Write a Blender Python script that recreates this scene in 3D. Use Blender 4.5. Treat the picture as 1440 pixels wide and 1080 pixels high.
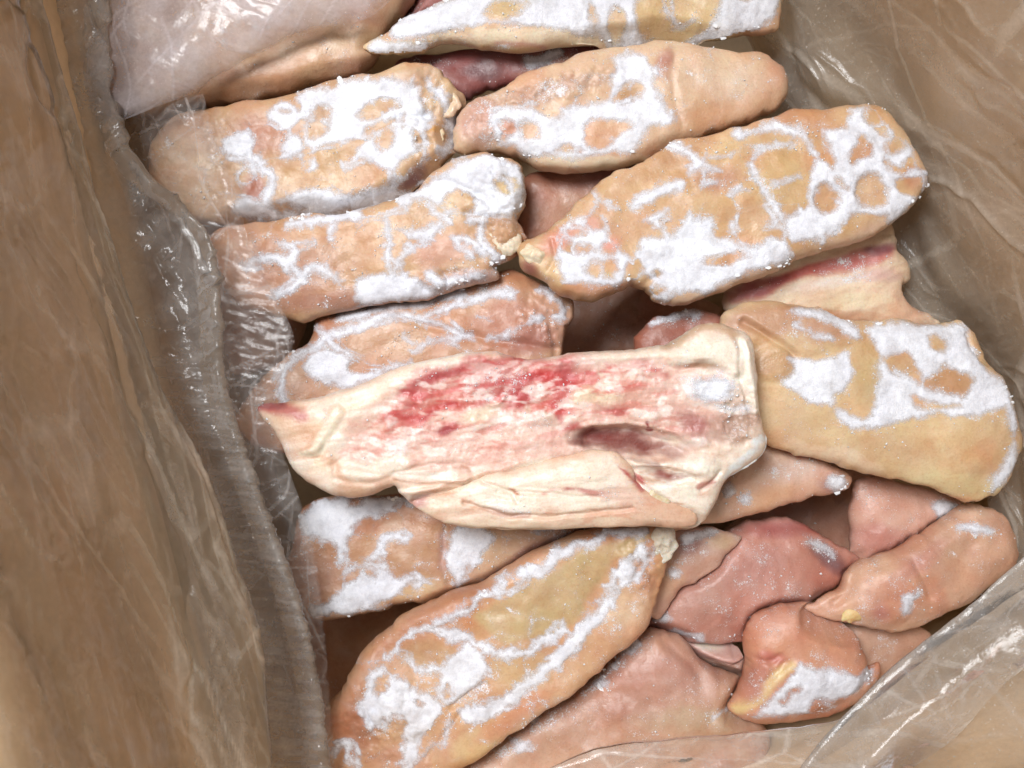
import bpy, math, random
import numpy as np

# ------------------------------------------------------------------ camera, light, exposure
for o in list(bpy.data.objects):
    bpy.data.objects.remove(o, do_unlink=True)
scene = bpy.context.scene
COL = scene.collection
CAM_H = 0.40                       # metres above the middle of the top trotter
HFOV = math.radians(62.0)
FPX = 720.0 / math.tan(HFOV / 2)   # focal length in photograph pixels

cam_d = bpy.data.cameras.new("camera")
cam = bpy.data.objects.new("camera", cam_d)
COL.objects.link(cam)
cam.location = (0, 0, CAM_H)
cam.rotation_euler = (0, 0, 0)
cam_d.sensor_fit = 'HORIZONTAL'
cam_d.angle = HFOV
cam_d.clip_start = 0.01
cam_d.clip_end = 20
cam_d.dof.use_dof = True
cam_d.dof.focus_distance = 0.392
cam_d.dof.aperture_fstop = 13.0
scene.camera = cam

world = bpy.data.worlds.new("World")
scene.world = world
world.use_nodes = True
bg = world.node_tree.nodes["Background"]
bg.inputs[0].default_value = (0.92, 0.96, 1.0, 1)
bg.inputs[1].default_value = 0.275

def area_lamp(name, loc, target, size, power, color):
    d = bpy.data.lights.new(name, 'AREA')
    d.shape = 'RECTANGLE'
    d.size, d.size_y = size
    d.energy = power
    d.color = color
    o = bpy.data.objects.new(name, d)
    COL.objects.link(o)
    o.location = loc
    dx, dy, dz = (target[i] - loc[i] for i in range(3))
    o.rotation_euler = (math.acos(-dz / math.sqrt(dx*dx+dy*dy+dz*dz)), 0, math.atan2(dy, dx) - math.pi/2)
    # rotation: tilt about X then swing about Z so that -Z looks at the target
    return o
# the window that lights the box: high up, beyond the left edge of the picture, so the left wall shades what lies beside it
area_lamp("window_light", (-0.36, 0.38, 1.05), (0.02, 0.0, -0.02), (0.44, 0.40), 17.2, (0.985, 0.99, 1.0))

scene.view_settings.view_transform = 'Standard'
scene.view_settings.look = 'None'
scene.view_settings.exposure = 0.0
scene.view_settings.gamma = 1.0
scene.view_settings.use_curve_mapping = False
scene.render.engine = 'CYCLES'
scene.cycles.transparent_max_bounces = 12
scene.cycles.max_bounces = 6
scene.cycles.use_adaptive_sampling = True
scene.cycles.adaptive_threshold = 0.03
scene.cycles.diffuse_bounces = 3
scene.cycles.glossy_bounces = 2
scene.cycles.transmission_bounces = 3

# ------------------------------------------------------------------ helpers
def s2l(c):
    c = np.asarray(c, float) / 255.0
    return np.where(c <= 0.04045, c / 12.92, ((c + 0.055) / 1.055) ** 2.4)

def px_to_world(px, py, z):
    k = (CAM_H - z) / FPX
    return (px - 720.0) * k, -(py - 540.0) * k

def world_to_px(x, y, z):
    k = FPX / (CAM_H - z)
    return 720.0 + x * k, 540.0 - y * k

_rng = np.random.RandomState(7)
_T = _rng.rand(256, 256)
def vnoise(x, y):
    xi = np.floor(x).astype(int); yi = np.floor(y).astype(int)
    fx = x - xi; fy = y - yi
    fx = fx*fx*fx*(fx*(fx*6-15)+10); fy = fy*fy*fy*(fy*(fy*6-15)+10)
    x0 = xi % 256; x1 = (xi+1) % 256; y0 = yi % 256; y1 = (yi+1) % 256
    return (_T[x0, y0]*(1-fx)+_T[x1, y0]*fx)*(1-fy) + (_T[x0, y1]*(1-fx)+_T[x1, y1]*fx)*fy

def fbm(x, y, sc, octv=4, seed=0.0, gain=0.5):
    """-1..1 noise, sc = size in units of the largest feature"""
    a, s, tot = 1.0, 0.0, 0.0
    x = x / sc + 17.3*seed + 50.1; y = y / sc + 9.7*seed + 31.7
    for i in range(octv):
        s = s + a * (vnoise(x, y)*2-1); tot += a
        a *= gain
        x, y = x*1.93*0.8 - y*1.93*0.6 + 11.3, x*1.93*0.6 + y*1.93*0.8 + 5.1
    return s / tot * 1.5

def ridged(x, y, sc, octv=3, seed=0.0):
    a, s, tot = 1.0, 0.0, 0.0
    x = x / sc + 7.3*seed + 20.1; y = y / sc + 3.7*seed + 61.7
    for i in range(octv):
        s = s + a * (1 - np.abs(vnoise(x, y)*2-1))**3; tot += a
        a *= 0.55
        x, y = x*2*0.8 - y*2*0.6 + 1.3, x*2*0.6 + y*2*0.8 + 5.1
    return s / tot

def worley(x, y, sc, seed):
    x = x/sc; y = y/sc
    r = np.random.RandomState(1000+int(seed)); T = r.rand(64, 64, 3)
    xi = np.floor(x).astype(int); yi = np.floor(y).astype(int)
    f1 = np.full(x.shape, 9.0); f2 = np.full(x.shape, 9.0); idv = np.zeros(x.shape)
    for dx in (-1, 0, 1):
        for dy in (-1, 0, 1):
            t = T[(xi+dx) % 64, (yi+dy) % 64]
            d = np.hypot(xi+dx+0.15+0.7*t[..., 0]-x, yi+dy+0.15+0.7*t[..., 1]-y)
            n1 = d < f1
            f2 = np.where(n1, f1, np.minimum(f2, d)); idv = np.where(n1, t[..., 2], idv); f1 = np.where(n1, d, f1)
    return f1*sc, f2*sc, idv

def smooth(e0, e1, x):
    t = np.clip((x - e0) / (e1 - e0), 0, 1)
    return t*t*(3-2*t)

def catmull(pts, sub=4, closed=True):
    p = np.asarray(pts, float); n = len(p); out = []
    rng = range(n) if closed else range(n-1)
    for i in rng:
        if closed:
            a, b, c, d = p[i-1], p[i], p[(i+1) % n], p[(i+2) % n]
        else:
            a, b, c, d = p[max(i-1, 0)], p[i], p[i+1], p[min(i+2, n-1)]
        for k in range(sub):
            t = k / sub
            out.append(0.5*((2*b)+(c-a)*t+(2*a-5*b+4*c-d)*t*t+(3*b-a-3*c+d)*t**3))
    if not closed: out.append(p[-1])
    return np.array(out)

def seg_dist(X, Y, P, closed):
    """distance to polyline, nearest point"""
    best = np.full(X.shape, 1e18); bx = np.zeros_like(X); by = np.zeros_like(Y)
    n = len(P)
    for i in range(n if closed else n-1):
        ax, ay = P[i][:2]; cx, cy = P[(i+1) % n][:2]
        dx, dy = cx-ax, cy-ay; L = dx*dx+dy*dy + 1e-9
        t = np.clip(((X-ax)*dx+(Y-ay)*dy)/L, 0, 1)
        qx = ax+t*dx; qy = ay+t*dy
        d = (X-qx)**2+(Y-qy)**2
        m = d < best
        best = np.where(m, d, best); bx = np.where(m, qx, bx); by = np.where(m, qy, by)
    return np.sqrt(best), bx, by

def inside(X, Y, P):
    r = np.zeros(X.shape, bool); n = len(P)
    for i in range(n):
        ax, ay = P[i]; bx, by = P[(i+1) % n]
        if ay == by: continue
        c = ((ay > Y) != (by > Y)) & (X < (bx-ax)*(Y-ay)/(by-ay)+ax)
        r ^= c
    return r

# primitives: E(cx,cy,rx,ry,rot) ellipse, P(points) polygon, S(points,width) stroke -> signed distance in px, <0 inside
def E(cx, cy, rx, ry, rot=0): return ('E', cx, cy, rx, ry, rot)
def P(*pts): return ('P', catmull(pts, 3))
def S(w, *pts): return ('S', catmull(pts, 4, False), w)
def bbox(pr):
    if pr[0] == 'E':
        r = max(pr[3], pr[4]); return pr[1]-r, pr[2]-r, pr[1]+r, pr[2]+r
    q = pr[1]; w = pr[2] if pr[0] == 'S' else 0
    return q[:, 0].min()-w, q[:, 1].min()-w, q[:, 0].max()+w, q[:, 1].max()+w
def sd(pr, X, Y, margin=60):
    out = np.full(X.shape, float(margin))
    x0, y0, x1, y1 = bbox(pr)
    m = (X > x0-margin) & (X < x1+margin) & (Y > y0-margin) & (Y < y1+margin)
    if not m.any(): return out
    x = X[m]; y = Y[m]
    if pr[0] == 'E':
        _, cx, cy, rx, ry, rot = pr
        a = math.radians(rot); c, s = math.cos(a), math.sin(a)
        u = ((x-cx)*c+(y-cy)*s)/rx; v = (-(x-cx)*s+(y-cy)*c)/ry
        q = np.sqrt(u*u+v*v)
        d = (q-1)*np.where(q < 1, min(rx, ry), (rx+ry)/2)
    elif pr[0] == 'P':
        d, _, _ = seg_dist(x, y, pr[1], True)
        d = np.where(inside(x, y, pr[1]), -d, d)
    else:
        d, _, _ = seg_dist(x, y, pr[1], False)
        d = d - pr[2]/2
    out[m] = d
    return out

# ------------------------------------------------------------------ materials
def new_mat(name):
    m = bpy.data.materials.new(name); m.use_nodes = True
    nt = m.node_tree
    return m, nt, nt.nodes["Principled BSDF"], nt.nodes["Material Output"]
def node(nt, t, **kw):
    n = nt.nodes.new(t)
    for k, v in kw.items(): setattr(n, k, v)
    return n
def noise(nt, scale, detail=4, rough=0.6, coord=None):
    n = node(nt, 'ShaderNodeTexNoise')
    n.inputs['Scale'].default_value = scale
    n.inputs['Detail'].default_value = detail
    n.inputs['Roughness'].default_value = rough
    if coord is None:
        tc = node(nt, 'ShaderNodeTexCoord'); coord = tc.outputs['Object']
    nt.links.new(coord, n.inputs['Vector'])
    return n
def math_n(nt, op, a, b=None, clamp=False):
    n = node(nt, 'ShaderNodeMath', operation=op, use_clamp=clamp)
    for i, v in enumerate((a, b)):
        if v is None: continue
        if isinstance(v, (int, float)): n.inputs[i].default_value = v
        else: nt.links.new(v, n.inputs[i])
    return n.outputs[0]
def mixc(nt, fac, a, b, blend='MIX'):
    n = node(nt, 'ShaderNodeMix', data_type='RGBA', blend_type=blend)
    for key, v in (('Factor', fac), ('A', a), ('B', b)):
        sock = [s for s in n.inputs if s.name == key and (s.type == ('VALUE' if key == 'Factor' else 'RGBA'))][0]
        if isinstance(v, (int, float)): sock.default_value = v
        elif isinstance(v, tuple): sock.default_value = v
        else: nt.links.new(v, sock)
    return [s for s in n.outputs if s.type == 'RGBA'][0]
def maprange(nt, v, a, b, c=0.0, d=1.0):
    n = node(nt, 'ShaderNodeMapRange'); n.clamp = True
    nt.links.new(v, n.inputs[0])
    for i, q in enumerate((a, b, c, d)): n.inputs[i+1].default_value = q
    return n.outputs[0]

def skin_material():
    m, nt, bs, out = new_mat("frozen_skin")
    at = node(nt, 'ShaderNodeAttribute', attribute_name='Col')
    du = node(nt, 'ShaderNodeAttribute', attribute_name='dust')
    n1 = noise(nt, 85, 4, 0.65)    # blotches about a centimetre
    n2 = noise(nt, 950, 3, 0.65)   # pores
    n3 = noise(nt, 1500, 2, 0.5)   # rime grains
    n4 = noise(nt, 260, 4, 0.65)
    n5 = noise(nt, 34, 3, 0.6)
    base = at.outputs['Color']
    c = mixc(nt, maprange(nt, n1.outputs[0], 0.36, 0.66), base, mixc(nt, 1.0, base, (0.93, 0.80, 0.75, 1), 'MULTIPLY'))
    c = mixc(nt, maprange(nt, n5.outputs[0], 0.45, 0.70, 0, 0.6), c, mixc(nt, 0.22, c, (0.80, 0.72, 0.64, 1)))
    c = mixc(nt, maprange(nt, n2.outputs[0], 0.48, 0.70, 0, 0.6), c, mixc(nt, 1.0, c, (0.84, 0.74, 0.68, 1), 'MULTIPLY'))
    c = mixc(nt, maprange(nt, n4.outputs[0], 0.52, 0.72, 0, 0.5), c, mixc(nt, 1.0, c, (0.90, 0.76, 0.70, 1), 'MULTIPLY'))
    # rime: attribute + grain threshold
    g = math_n(nt, 'ADD', math_n(nt, 'MULTIPLY', n3.outputs[0], 0.55), math_n(nt, 'MULTIPLY', n4.outputs[0], 0.45))
    thr = math_n(nt, 'SUBTRACT', 0.735, math_n(nt, 'MULTIPLY', du.outputs['Fac'], 0.42))
    k = math_n(nt, 'MULTIPLY', math_n(nt, 'SUBTRACT', g, thr), 9.0, True)
    k = math_n(nt, 'MULTIPLY', k, 0.88)
    # a faint even bloom of rime as well as the grains
    k = math_n(nt, 'MAXIMUM', k, math_n(nt, 'MULTIPLY', du.outputs['Fac'], 0.20))
    c = mixc(nt, k, c, (0.80, 0.80, 0.83, 1))
    nt.links.new(c, bs.inputs['Base Color'])
    nt.links.new(math_n(nt, 'MAXIMUM', maprange(nt, n1.outputs[0], 0.35, 0.65, 0.30, 0.50), math_n(nt, 'MULTIPLY', k, 0.8)), bs.inputs['Roughness'])
    bs.inputs['Subsurface Weight'].default_value = 0.15
    bs.inputs['Subsurface Radius'].default_value = (1.0, 0.45, 0.25)
    bs.inputs['Subsurface Scale'].default_value = 0.003
    bs.inputs['Specular IOR Level'].default_value = 0.5
    hb = math_n(nt, 'ADD', math_n(nt, 'MULTIPLY', n2.outputs[0], 0.55), math_n(nt, 'MULTIPLY', k, 0.9))
    hb = math_n(nt, 'ADD', hb, math_n(nt, 'MULTIPLY', n4.outputs[0], 1.0))
    b = node(nt, 'ShaderNodeBump'); b.inputs['Strength'].default_value = 0.5; b.inputs['Distance'].default_value = 0.0006
    nt.links.new(hb, b.inputs['Height']); nt.links.new(b.outputs[0], bs.inputs['Normal'])
    return m

def frost_material():
    m, nt, bs, out = new_mat("white_frost")
    at = node(nt, 'ShaderNodeAttribute', attribute_name='Col')
    n1 = noise(nt, 1700, 3, 0.7); n2 = noise(nt, 330, 4, 0.65)
    c = mixc(nt, maprange(nt, n2.outputs[0], 0.38, 0.66, 0, 0.5), at.outputs['Color'], mixc(nt, 1.0, at.outputs['Color'], (0.88, 0.885, 0.91, 1), 'MULTIPLY'))
    c = mixc(nt, maprange(nt, n1.outputs[0], 0.42, 0.66, 0, 0.7), c, mixc(nt, 1.0, c, (0.82, 0.83, 0.87, 1), 'MULTIPLY'))
    nt.links.new(c, bs.inputs['Base Color'])
    bs.inputs['Roughness'].default_value = 0.62
    # the edge breaks up into grains, thin frost lets the skin show through
    ft = node(nt, 'ShaderNodeAttribute', attribute_name='depth')
    n3 = noise(nt, 1300, 3, 0.65); n4 = noise(nt, 420, 4, 0.65)
    gr = math_n(nt, 'ADD', math_n(nt, 'MULTIPLY', math_n(nt, 'SUBTRACT', n3.outputs[0], 0.5), 9.0), math_n(nt, 'MULTIPLY', math_n(nt, 'SUBTRACT', n4.outputs[0], 0.5), 8.0))
    dd = math_n(nt, 'ADD', ft.outputs['Fac'], gr)
    al = maprange(nt, dd, -2.0, 7.0, 0.0, 1.0)
    n5 = noise(nt, 120, 4, 0.6)
    nt.links.new(math_n(nt, 'MULTIPLY', al, maprange(nt, n5.outputs[0], 0.34, 0.56, 0.76, 1.0)), bs.inputs['Alpha'])
    bs.inputs['Specular IOR Level'].default_value = 0.3
    hb = math_n(nt, 'ADD', math_n(nt, 'MULTIPLY', n1.outputs[0], 0.6), n2.outputs[0])
    b = node(nt, 'ShaderNodeBump'); b.inputs['Strength'].default_value = 0.8; b.inputs['Distance'].default_value = 0.0008
    nt.links.new(hb, b.inputs['Height']); nt.links.new(b.outputs[0], bs.inputs['Normal'])
    return m

def horn_material():
    m, nt, bs, out = new_mat("hoof_horn")
    at = node(nt, 'ShaderNodeAttribute', attribute_name='Col')
    n1 = noise(nt, 420, 5, 0.65)
    c = mixc(nt, maprange(nt, n1.outputs[0], 0.42, 0.66, 0, 0.7), at.outputs['Color'], mixc(nt, 1.0, at.outputs['Color'], (0.80, 0.66, 0.46, 1), 'MULTIPLY'))
    nt.links.new(c, bs.inputs['Base Color'])
    bs.inputs['Roughness'].default_value = 0.45
    bs.inputs['Subsurface Weight'].default_value = 0.2
    bs.inputs['Subsurface Scale'].default_value = 0.003
    b = node(nt, 'ShaderNodeBump'); b.inputs['Strength'].default_value = 0.6; b.inputs['Distance'].default_value = 0.0008
    nt.links.new(n1.outputs[0], b.inputs['Height']); nt.links.new(b.outputs[0], bs.inputs['Normal'])
    return m

def ice_material():
    m, nt, bs, out = new_mat("ice_grain")
    bs.inputs['Base Color'].default_value = (0.83, 0.85, 0.88, 1)
    bs.inputs['Roughness'].default_value = 0.3
    return m

def film_material(name, milk, tint=(0.86, 0.84, 0.82), rough=0.16, blotch=60, gloss=0.55, lo=0.35, hi=0.7, specks=0.0, blot=0.55):
    """clear polythene: see-through, a milky scatter that comes and goes, and a sheen"""
    m, nt, bs, out = new_mat(name)
    nt.nodes.remove(bs)
    tr = node(nt, 'ShaderNodeBsdfTransparent'); tr.inputs[0].default_value = (0.985, 0.98, 0.972, 1)
    df = node(nt, 'ShaderNodeBsdfDiffuse'); df.inputs[0].default_value = (*tint, 1)
    tl = node(nt, 'ShaderNodeBsdfTranslucent'); tl.inputs[0].default_value = (*tint, 1)
    gl = node(nt, 'ShaderNodeBsdfGlossy'); gl.inputs['Roughness'].default_value = rough
    n1 = noise(nt, blotch, 4, 0.62); n2 = noise(nt, 700, 3, 0.6)
    n3 = noise(nt, 1100, 2, 0.4)
    bm = node(nt, 'ShaderNodeBump'); bm.inputs['Strength'].default_value = 0.35; bm.inputs['Distance'].default_value = 0.001
    n4 = noise(nt, 180, 4, 0.6)
    nt.links.new(n4.outputs[0], bm.inputs['Height'])
    for q in (df, tl, gl): nt.links.new(bm.outputs[0], q.inputs['Normal'])
    d2 = node(nt, 'ShaderNodeMixShader'); d2.inputs[0].default_value = 0.4
    nt.links.new(df.outputs[0], d2.inputs[1]); nt.links.new(tl.outputs[0], d2.inputs[2])
    at = node(nt, 'ShaderNodeAttribute', attribute_name='milk')
    f = maprange(nt, n1.outputs[0], lo, hi, milk*(1-blot), milk*(1+0.7*blot))
    f = math_n(nt, 'ADD', f, at.outputs['Fac'], True)
    if specks:
        sp = maprange(nt, n3.outputs[0], 0.72-specks*0.08, 0.76-specks*0.08, 0, 0.7)
        f = math_n(nt, 'MAXIMUM', f, sp)
    f = math_n(nt, 'MULTIPLY', f, maprange(nt, n2.outputs[0], 0.3, 0.7, 0.85, 1.1), True)
    m1 = node(nt, 'ShaderNodeMixShader')
    nt.links.new(f, m1.inputs[0]); nt.links.new(tr.outputs[0], m1.inputs[1]); nt.links.new(d2.outputs[0], m1.inputs[2])
    lw = node(nt, 'ShaderNodeLayerWeight'); lw.inputs[0].default_value = 0.28
    nt.links.new(bm.outputs[0], lw.inputs['Normal'])
    m2 = node(nt, 'ShaderNodeMixShader')
    nt.links.new(math_n(nt, 'MULTIPLY', lw.outputs['Fresnel'], gloss, True), m2.inputs[0])
    nt.links.new(m1.outputs[0], m2.inputs[1]); nt.links.new(gl.outputs[0], m2.inputs[2])
    nt.links.new(m2.outputs[0], out.inputs[0])
    return m

def cardboard_material():
    m, nt, bs, out = new_mat("brown_cardboard")
    n1 = noise(nt, 14, 5); n2 = noise(nt, 240, 4)
    c = mixc(nt, maprange(nt, n1.outputs[0], 0.35, 0.7), (0.80, 0.59, 0.37, 1), (0.76, 0.55, 0.335, 1))
    c = mixc(nt, maprange(nt, n2.outputs[0], 0.4, 0.7, 0, 0.5), c, mixc(nt, 1.0, c, (0.82, 0.8, 0.78, 1), 'MULTIPLY'))
    nt.links.new(c, bs.inputs['Base Color'])
    bs.inputs['Roughness'].default_value = 0.85
    b = node(nt, 'ShaderNodeBump'); b.inputs['Strength'].default_value = 0.3; b.inputs['Distance'].default_value = 0.0006
    nt.links.new(n2.outputs[0], b.inputs['Height']); nt.links.new(b.outputs[0], bs.inputs['Normal'])
    return m

M_SKIN, M_FROST, M_HORN, M_ICE, M_CARD = skin_material(), frost_material(), horn_material(), ice_material(), cardboard_material()
WHITE = s2l((244, 246, 252))

# ------------------------------------------------------------------ objects
def empty(name, loc, label=None, cat=None, group=None):
    o = bpy.data.objects.new(name, None); COL.objects.link(o)
    o.location = loc; o.empty_display_size = 0.02
    if label: o['label'] = label
    if cat: o['category'] = cat
    if group: o['group'] = group
    return o

def mesh_obj(name, V, F, mat, parent=None, origin=(0, 0, 0), col=None, floats=None, smooth_shade=True):
    """V (n,3) world coordinates, F (m,3|4) indices"""
    me = bpy.data.meshes.new(name)
    V = np.asarray(V, np.float32) - np.asarray(origin, np.float32)
    F = np.asarray(F, np.int32); k = F.shape[1]
    me.vertices.add(len(V)); me.vertices.foreach_set('co', V.ravel())
    me.loops.add(F.size); me.loops.foreach_set('vertex_index', F.ravel())
    me.polygons.add(len(F))
    me.polygons.foreach_set('loop_start', np.arange(0, F.size, k, dtype=np.int32))
    me.polygons.foreach_set('loop_total', np.full(len(F), k, np.int32))
    if smooth_shade: me.polygons.foreach_set('use_smooth', np.ones(len(F), bool))
    me.update(calc_edges=True)
    if col is not None:
        a = me.color_attributes.new('Col', 'FLOAT_COLOR', 'POINT')
        c4 = np.ones((len(V), 4), np.float32); c4[:, :3] = col
        a.data.foreach_set('color', c4.ravel())
    for nme, arr in (floats or {}).items():
        a = me.attributes.new(nme, 'FLOAT', 'POINT'); a.data.foreach_set('value', np.asarray(arr, np.float32))
    me.materials.append(mat)
    o = bpy.data.objects.new(name, me); COL.objects.link(o)
    if parent is not None: o.parent = parent
    else: o.location = origin
    return o

# what lies above: underside of everything already laid, on a 1 mm plan grid
CG = 0.001; CN = 720
ceiling = np.full((CN, CN), 9.0)
def cidx(x, y):
    return (np.clip((x/CG+CN/2).round().astype(int), 0, CN-1), np.clip((y/CG+CN/2).round().astype(int), 0, CN-1))

def ceiling_at(x, y):
    """underside above a place; it slopes up away from each rim so that pieces nestle"""
    c = ceiling.copy()
    for it in range(9):
        p = np.pad(c, 1, mode='edge')
        for dx, dy, w in ((0,1,1),(2,1,1),(1,0,1),(1,2,1),(0,0,1.414),(2,2,1.414),(0,2,1.414),(2,0,1.414)):
            c = np.minimum(c, p[dx:dx+CN, dy:dy+CN]+1.7*w*CG)
    c = np.minimum(c, 0.2)
    fx = np.clip(x/CG+CN/2, 0, CN-1.001); fy = np.clip(y/CG+CN/2, 0, CN-1.001)
    i = fx.astype(int); j = fy.astype(int); u = fx-i; v = fy-j
    return (c[i, j]*(1-u)+c[i+1, j]*u)*(1-v)+(c[i, j+1]*(1-u)+c[i+1, j+1]*u)*v

FLAKES = []
GRAINS = []      # candidate places for loose ice grains: (xyz, weight)

def inflate(outline, step, zc, tilt, kt, kb, cap=None, capb=None):
    """closed pillow over a traced outline: returns the grid data of a piece"""
    poly = catmull(outline, 4 if len(outline) < 60 else 1)
    x0, y0 = poly.min(0) - 2*step; x1, y1 = poly.max(0) + 2*step
    gx = np.arange(x0, x1+step, step); gy = np.arange(y0, y1+step, step)
    X, Y = np.meshgrid(gx, gy, indexing='ij')
    d, nx, ny = seg_dist(X, Y, poly, True)
    ins = inside(X, Y, poly)
    # Poisson height inside
    R = d[ins].max()
    u = np.where(ins, np.maximum(2*d*R-d*d, 0)/2, 0)
    h2 = step*step
    for it in range(260):
        v = u.copy()
        v[1:-1, 1:-1] = 0.25*(u[2:, 1:-1]+u[:-2, 1:-1]+u[1:-1, 2:]+u[1:-1, :-2]+h2)
        u = np.where(ins, v, 0)
    # smooth ratio u/d carried to the rim
    good = ins & (d > 3*step)
    q = np.where(good, u/np.maximum(d, 1e-6), 0); w = good.astype(float)
    for it in range(10):
        qs = np.zeros_like(q); ws = np.zeros_like(w)
        for dx in (-1, 0, 1):
            for dy in (-1, 0, 1):
                qs += np.roll(np.roll(q, dx, 0), dy, 1); ws += np.roll(np.roll(w, dx, 0), dy, 1)
        fill = (~good) & (ws > 0)
        q = np.where(fill, qs/np.maximum(ws, 1e-9), q); w = np.where(fill, 1.0, w)
    u = np.where(good, u, q*np.where(ins, d, 0))
    # nodes: cells with any corner inside
    c_in = ins[:-1, :-1] | ins[1:, :-1] | ins[:-1, 1:] | ins[1:, 1:]
    used = np.zeros_like(ins)
    used[:-1, :-1] |= c_in; used[1:, :-1] |= c_in; used[:-1, 1:] |= c_in; used[1:, 1:] |= c_in
    # push towards the rim inside a band so that the steep edge is well sampled
    b = 6*step
    dn = np.where(d < b, d*(0.12+0.88*d/b), d)
    dirx = (X-nx)/np.maximum(d, 1e-6); diry = (Y-ny)/np.maximum(d, 1e-6)
    Xn = np.where(ins, nx+dirx*dn, nx); Yn = np.where(ins, ny+diry*dn, ny)
    un = np.where(ins, u*dn/np.maximum(d, 1e-6), 0)
    h = np.sqrt(2*np.maximum(un, 0))            # px
    dd = np.where(ins, dn, 0)
    return dict(X=Xn, Y=Yn, h=h, d=dd, ins=ins, used=used, cells=c_in, R=R)

def pale(c):
    c = np.asarray(c, float); m = c.mean()
    return np.clip((c-m)*SAT+m+LIFT, 0, 252)
SAT, LIFT = 0.85, -7.0

def soft_cap(h, c):
    return c*np.tanh(h/c)

def mm_tilt(px, py, cx, cy, zc, tilt):
    return (zc + tilt[0]*(px-cx)/100.0 + tilt[1]*(py-cy)/100.0)/1000.0

def build_piece(parent, name, outline, z, base, tilt=(0, 0), kt=0.8, kb=0.5, cap=None, step=2.2, mat=None,
                relief=(), paint=(), frost=(), dust=(), lump=1.4, seed=1, fiber=0.0, fiber_rot=0.0, clip=True,
                origin=None, frost_h=0.5, frost_warp=4.5, grain=0.24, occupy=True, edge_jag=4.0, pw=6.0, streaks=(), streaks2=(), rough=(), web=52.0, grow=1.035, nodust=()):
    base = pale(base)
    outline = np.asarray(outline, float)
    if grow != 1: 
        mid = outline.mean(0); vv = outline-mid; L = np.linalg.norm(vv, axis=1, keepdims=True)
        outline = mid + vv*(1+(grow-1)*110/np.maximum(L, 40))
    if edge_jag:
        ol = catmull(outline, 6)
        ox, oy = ol[:, 0], ol[:, 1]
        jj = edge_jag*(np.c_[fbm(ox, oy, 46, 2, seed+70), fbm(ox, oy, 46, 2, seed+71)] + 0.45*np.c_[fbm(ox, oy, 15, 2, seed+72), fbm(ox, oy, 15, 2, seed+73)] + 0.3*np.c_[fbm(ox, oy, 6, 2, seed+74), fbm(ox, oy, 6, 2, seed+75)])
        outline = ol + jj
    g = inflate(outline, step, z, tilt, kt, kb)
    used = g['used']; idx = -np.ones(used.shape, int)
    n = used.sum(); idx[used] = np.arange(n)
    px = g['X'][used]; py = g['Y'][used]; h = g['h'][used]; d = g['d'][used]; ins = g['ins'][used]
    cx, cy = np.mean(np.asarray(outline, float), 0)[:2]
    zm = mm_tilt(px, py, cx, cy, z, tilt)
    wx, wy = px_to_world(px, py, zm)
    mpp = (CAM_H - z/1000)/FPX
    ht = h*kt
    ht = soft_cap(ht, (cap or 11.0)/1000/mpp)
    ht = ht*mpp
    # where the top will be seen in the photograph: relief, colour and frost are laid out there
    ax, ay = world_to_px(wx, wy, zm+ht*0.9)
    fall = smooth(0, 10, d)
    rim = smooth(0, 5, d)
    ht = ht + fall*0.001*lump*(fbm(wx*1000, wy*1000, 26, 3, seed)*1.3 + 0.28*fbm(wx*1000, wy*1000, 9, 3, seed+3) - 0.2*ridged(wx*1000, wy*1000, 15, 3, seed+4))
    rx = ax + 2.5*fbm(ax, ay, 30, 3, seed+5); ry = ay + 2.5*fbm(ax, ay, 30, 3, seed+6)
    for pr, amp, soft in relief:
        s = sd(pr, rx, ry, soft+10)
        ht = ht + rim*amp/1000*smooth(soft, -soft, s)
    for pr, amp, soft, sc in rough:
        ht = ht + rim*amp/1000*smooth(soft, -soft, sd(pr, rx, ry, soft+10))*fbm(ax, ay, sc, 4, seed+80, 0.65)
    fn = None
    if fiber:
        a = math.radians(fiber_rot); c_, s_ = math.cos(a), math.sin(a)
        fu = ax*c_+ay*s_; fv = -ax*s_+ay*c_
        fn = fbm(fu/9.0+0.6*fbm(ax, ay, 60, 2, seed+9), fv+7*fbm(ax, ay, 55, 2, seed+8), 11, 4, seed+2)
        ht = ht + rim*fiber/1000*fn
    ht = np.maximum(ht, 0.0)
    hb = h*kb*mpp
    zt = zm+ht; zb = zm-hb
    if clip:
        cl = ceiling_at(wx, wy)-0.0006
        kk = 0.0035; hh = np.clip(0.5+0.5*(cl-zt)/kk, 0, 1)
        zt = np.minimum(cl*(1-hh)+zt*hh-kk*hh*(1-hh), cl)     # soft contact
        zb = np.minimum(zb, zt-np.where(ins, 0.0008, 0))
        zt = np.where(ins, zt, np.minimum(zm, cl)); 
    # colour
    wxp = ax + pw*fbm(ax, ay, 40, 4, seed+11) ; wyp = ay + pw*fbm(ax, ay, 40, 4, seed+12)
    col = np.tile(s2l(base), (n, 1))
    tone = fbm(ax, ay, 70, 4, seed+20)
    col = col*(1+0.20*tone[:, None]*np.array([0.6, 1.0, 1.25]))
    red = smooth(0.15, 0.8, fbm(ax, ay, 90, 3, seed+21))[:, None]
    col = col*(1-red*np.array([0.04, 0.20, 0.26]))
    if fn is not None:
        col = col*(1+np.array([0.05, 0.14, 0.18])*fn[:, None])
    for pr, c, thr, st, rot_, asp, sc, sq in streaks:      # torn fibres of another colour inside an area
        a = math.radians(rot_); c_, s_ = math.cos(a), math.sin(a)
        fu = ax*c_+ay*s_; fv = -ax*s_+ay*c_ + 8*fbm(ax, ay, 60, 2, seed+sq+1)
        m = smooth(thr-0.12, thr+0.2, fbm(fu/asp, fv, sc, 4, seed+sq, 0.6))*smooth(12, -12, sd(pr, wxp, wyp, 24))*st
        col = col*(1-m[:, None]) + s2l(c)*m[:, None]
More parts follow.
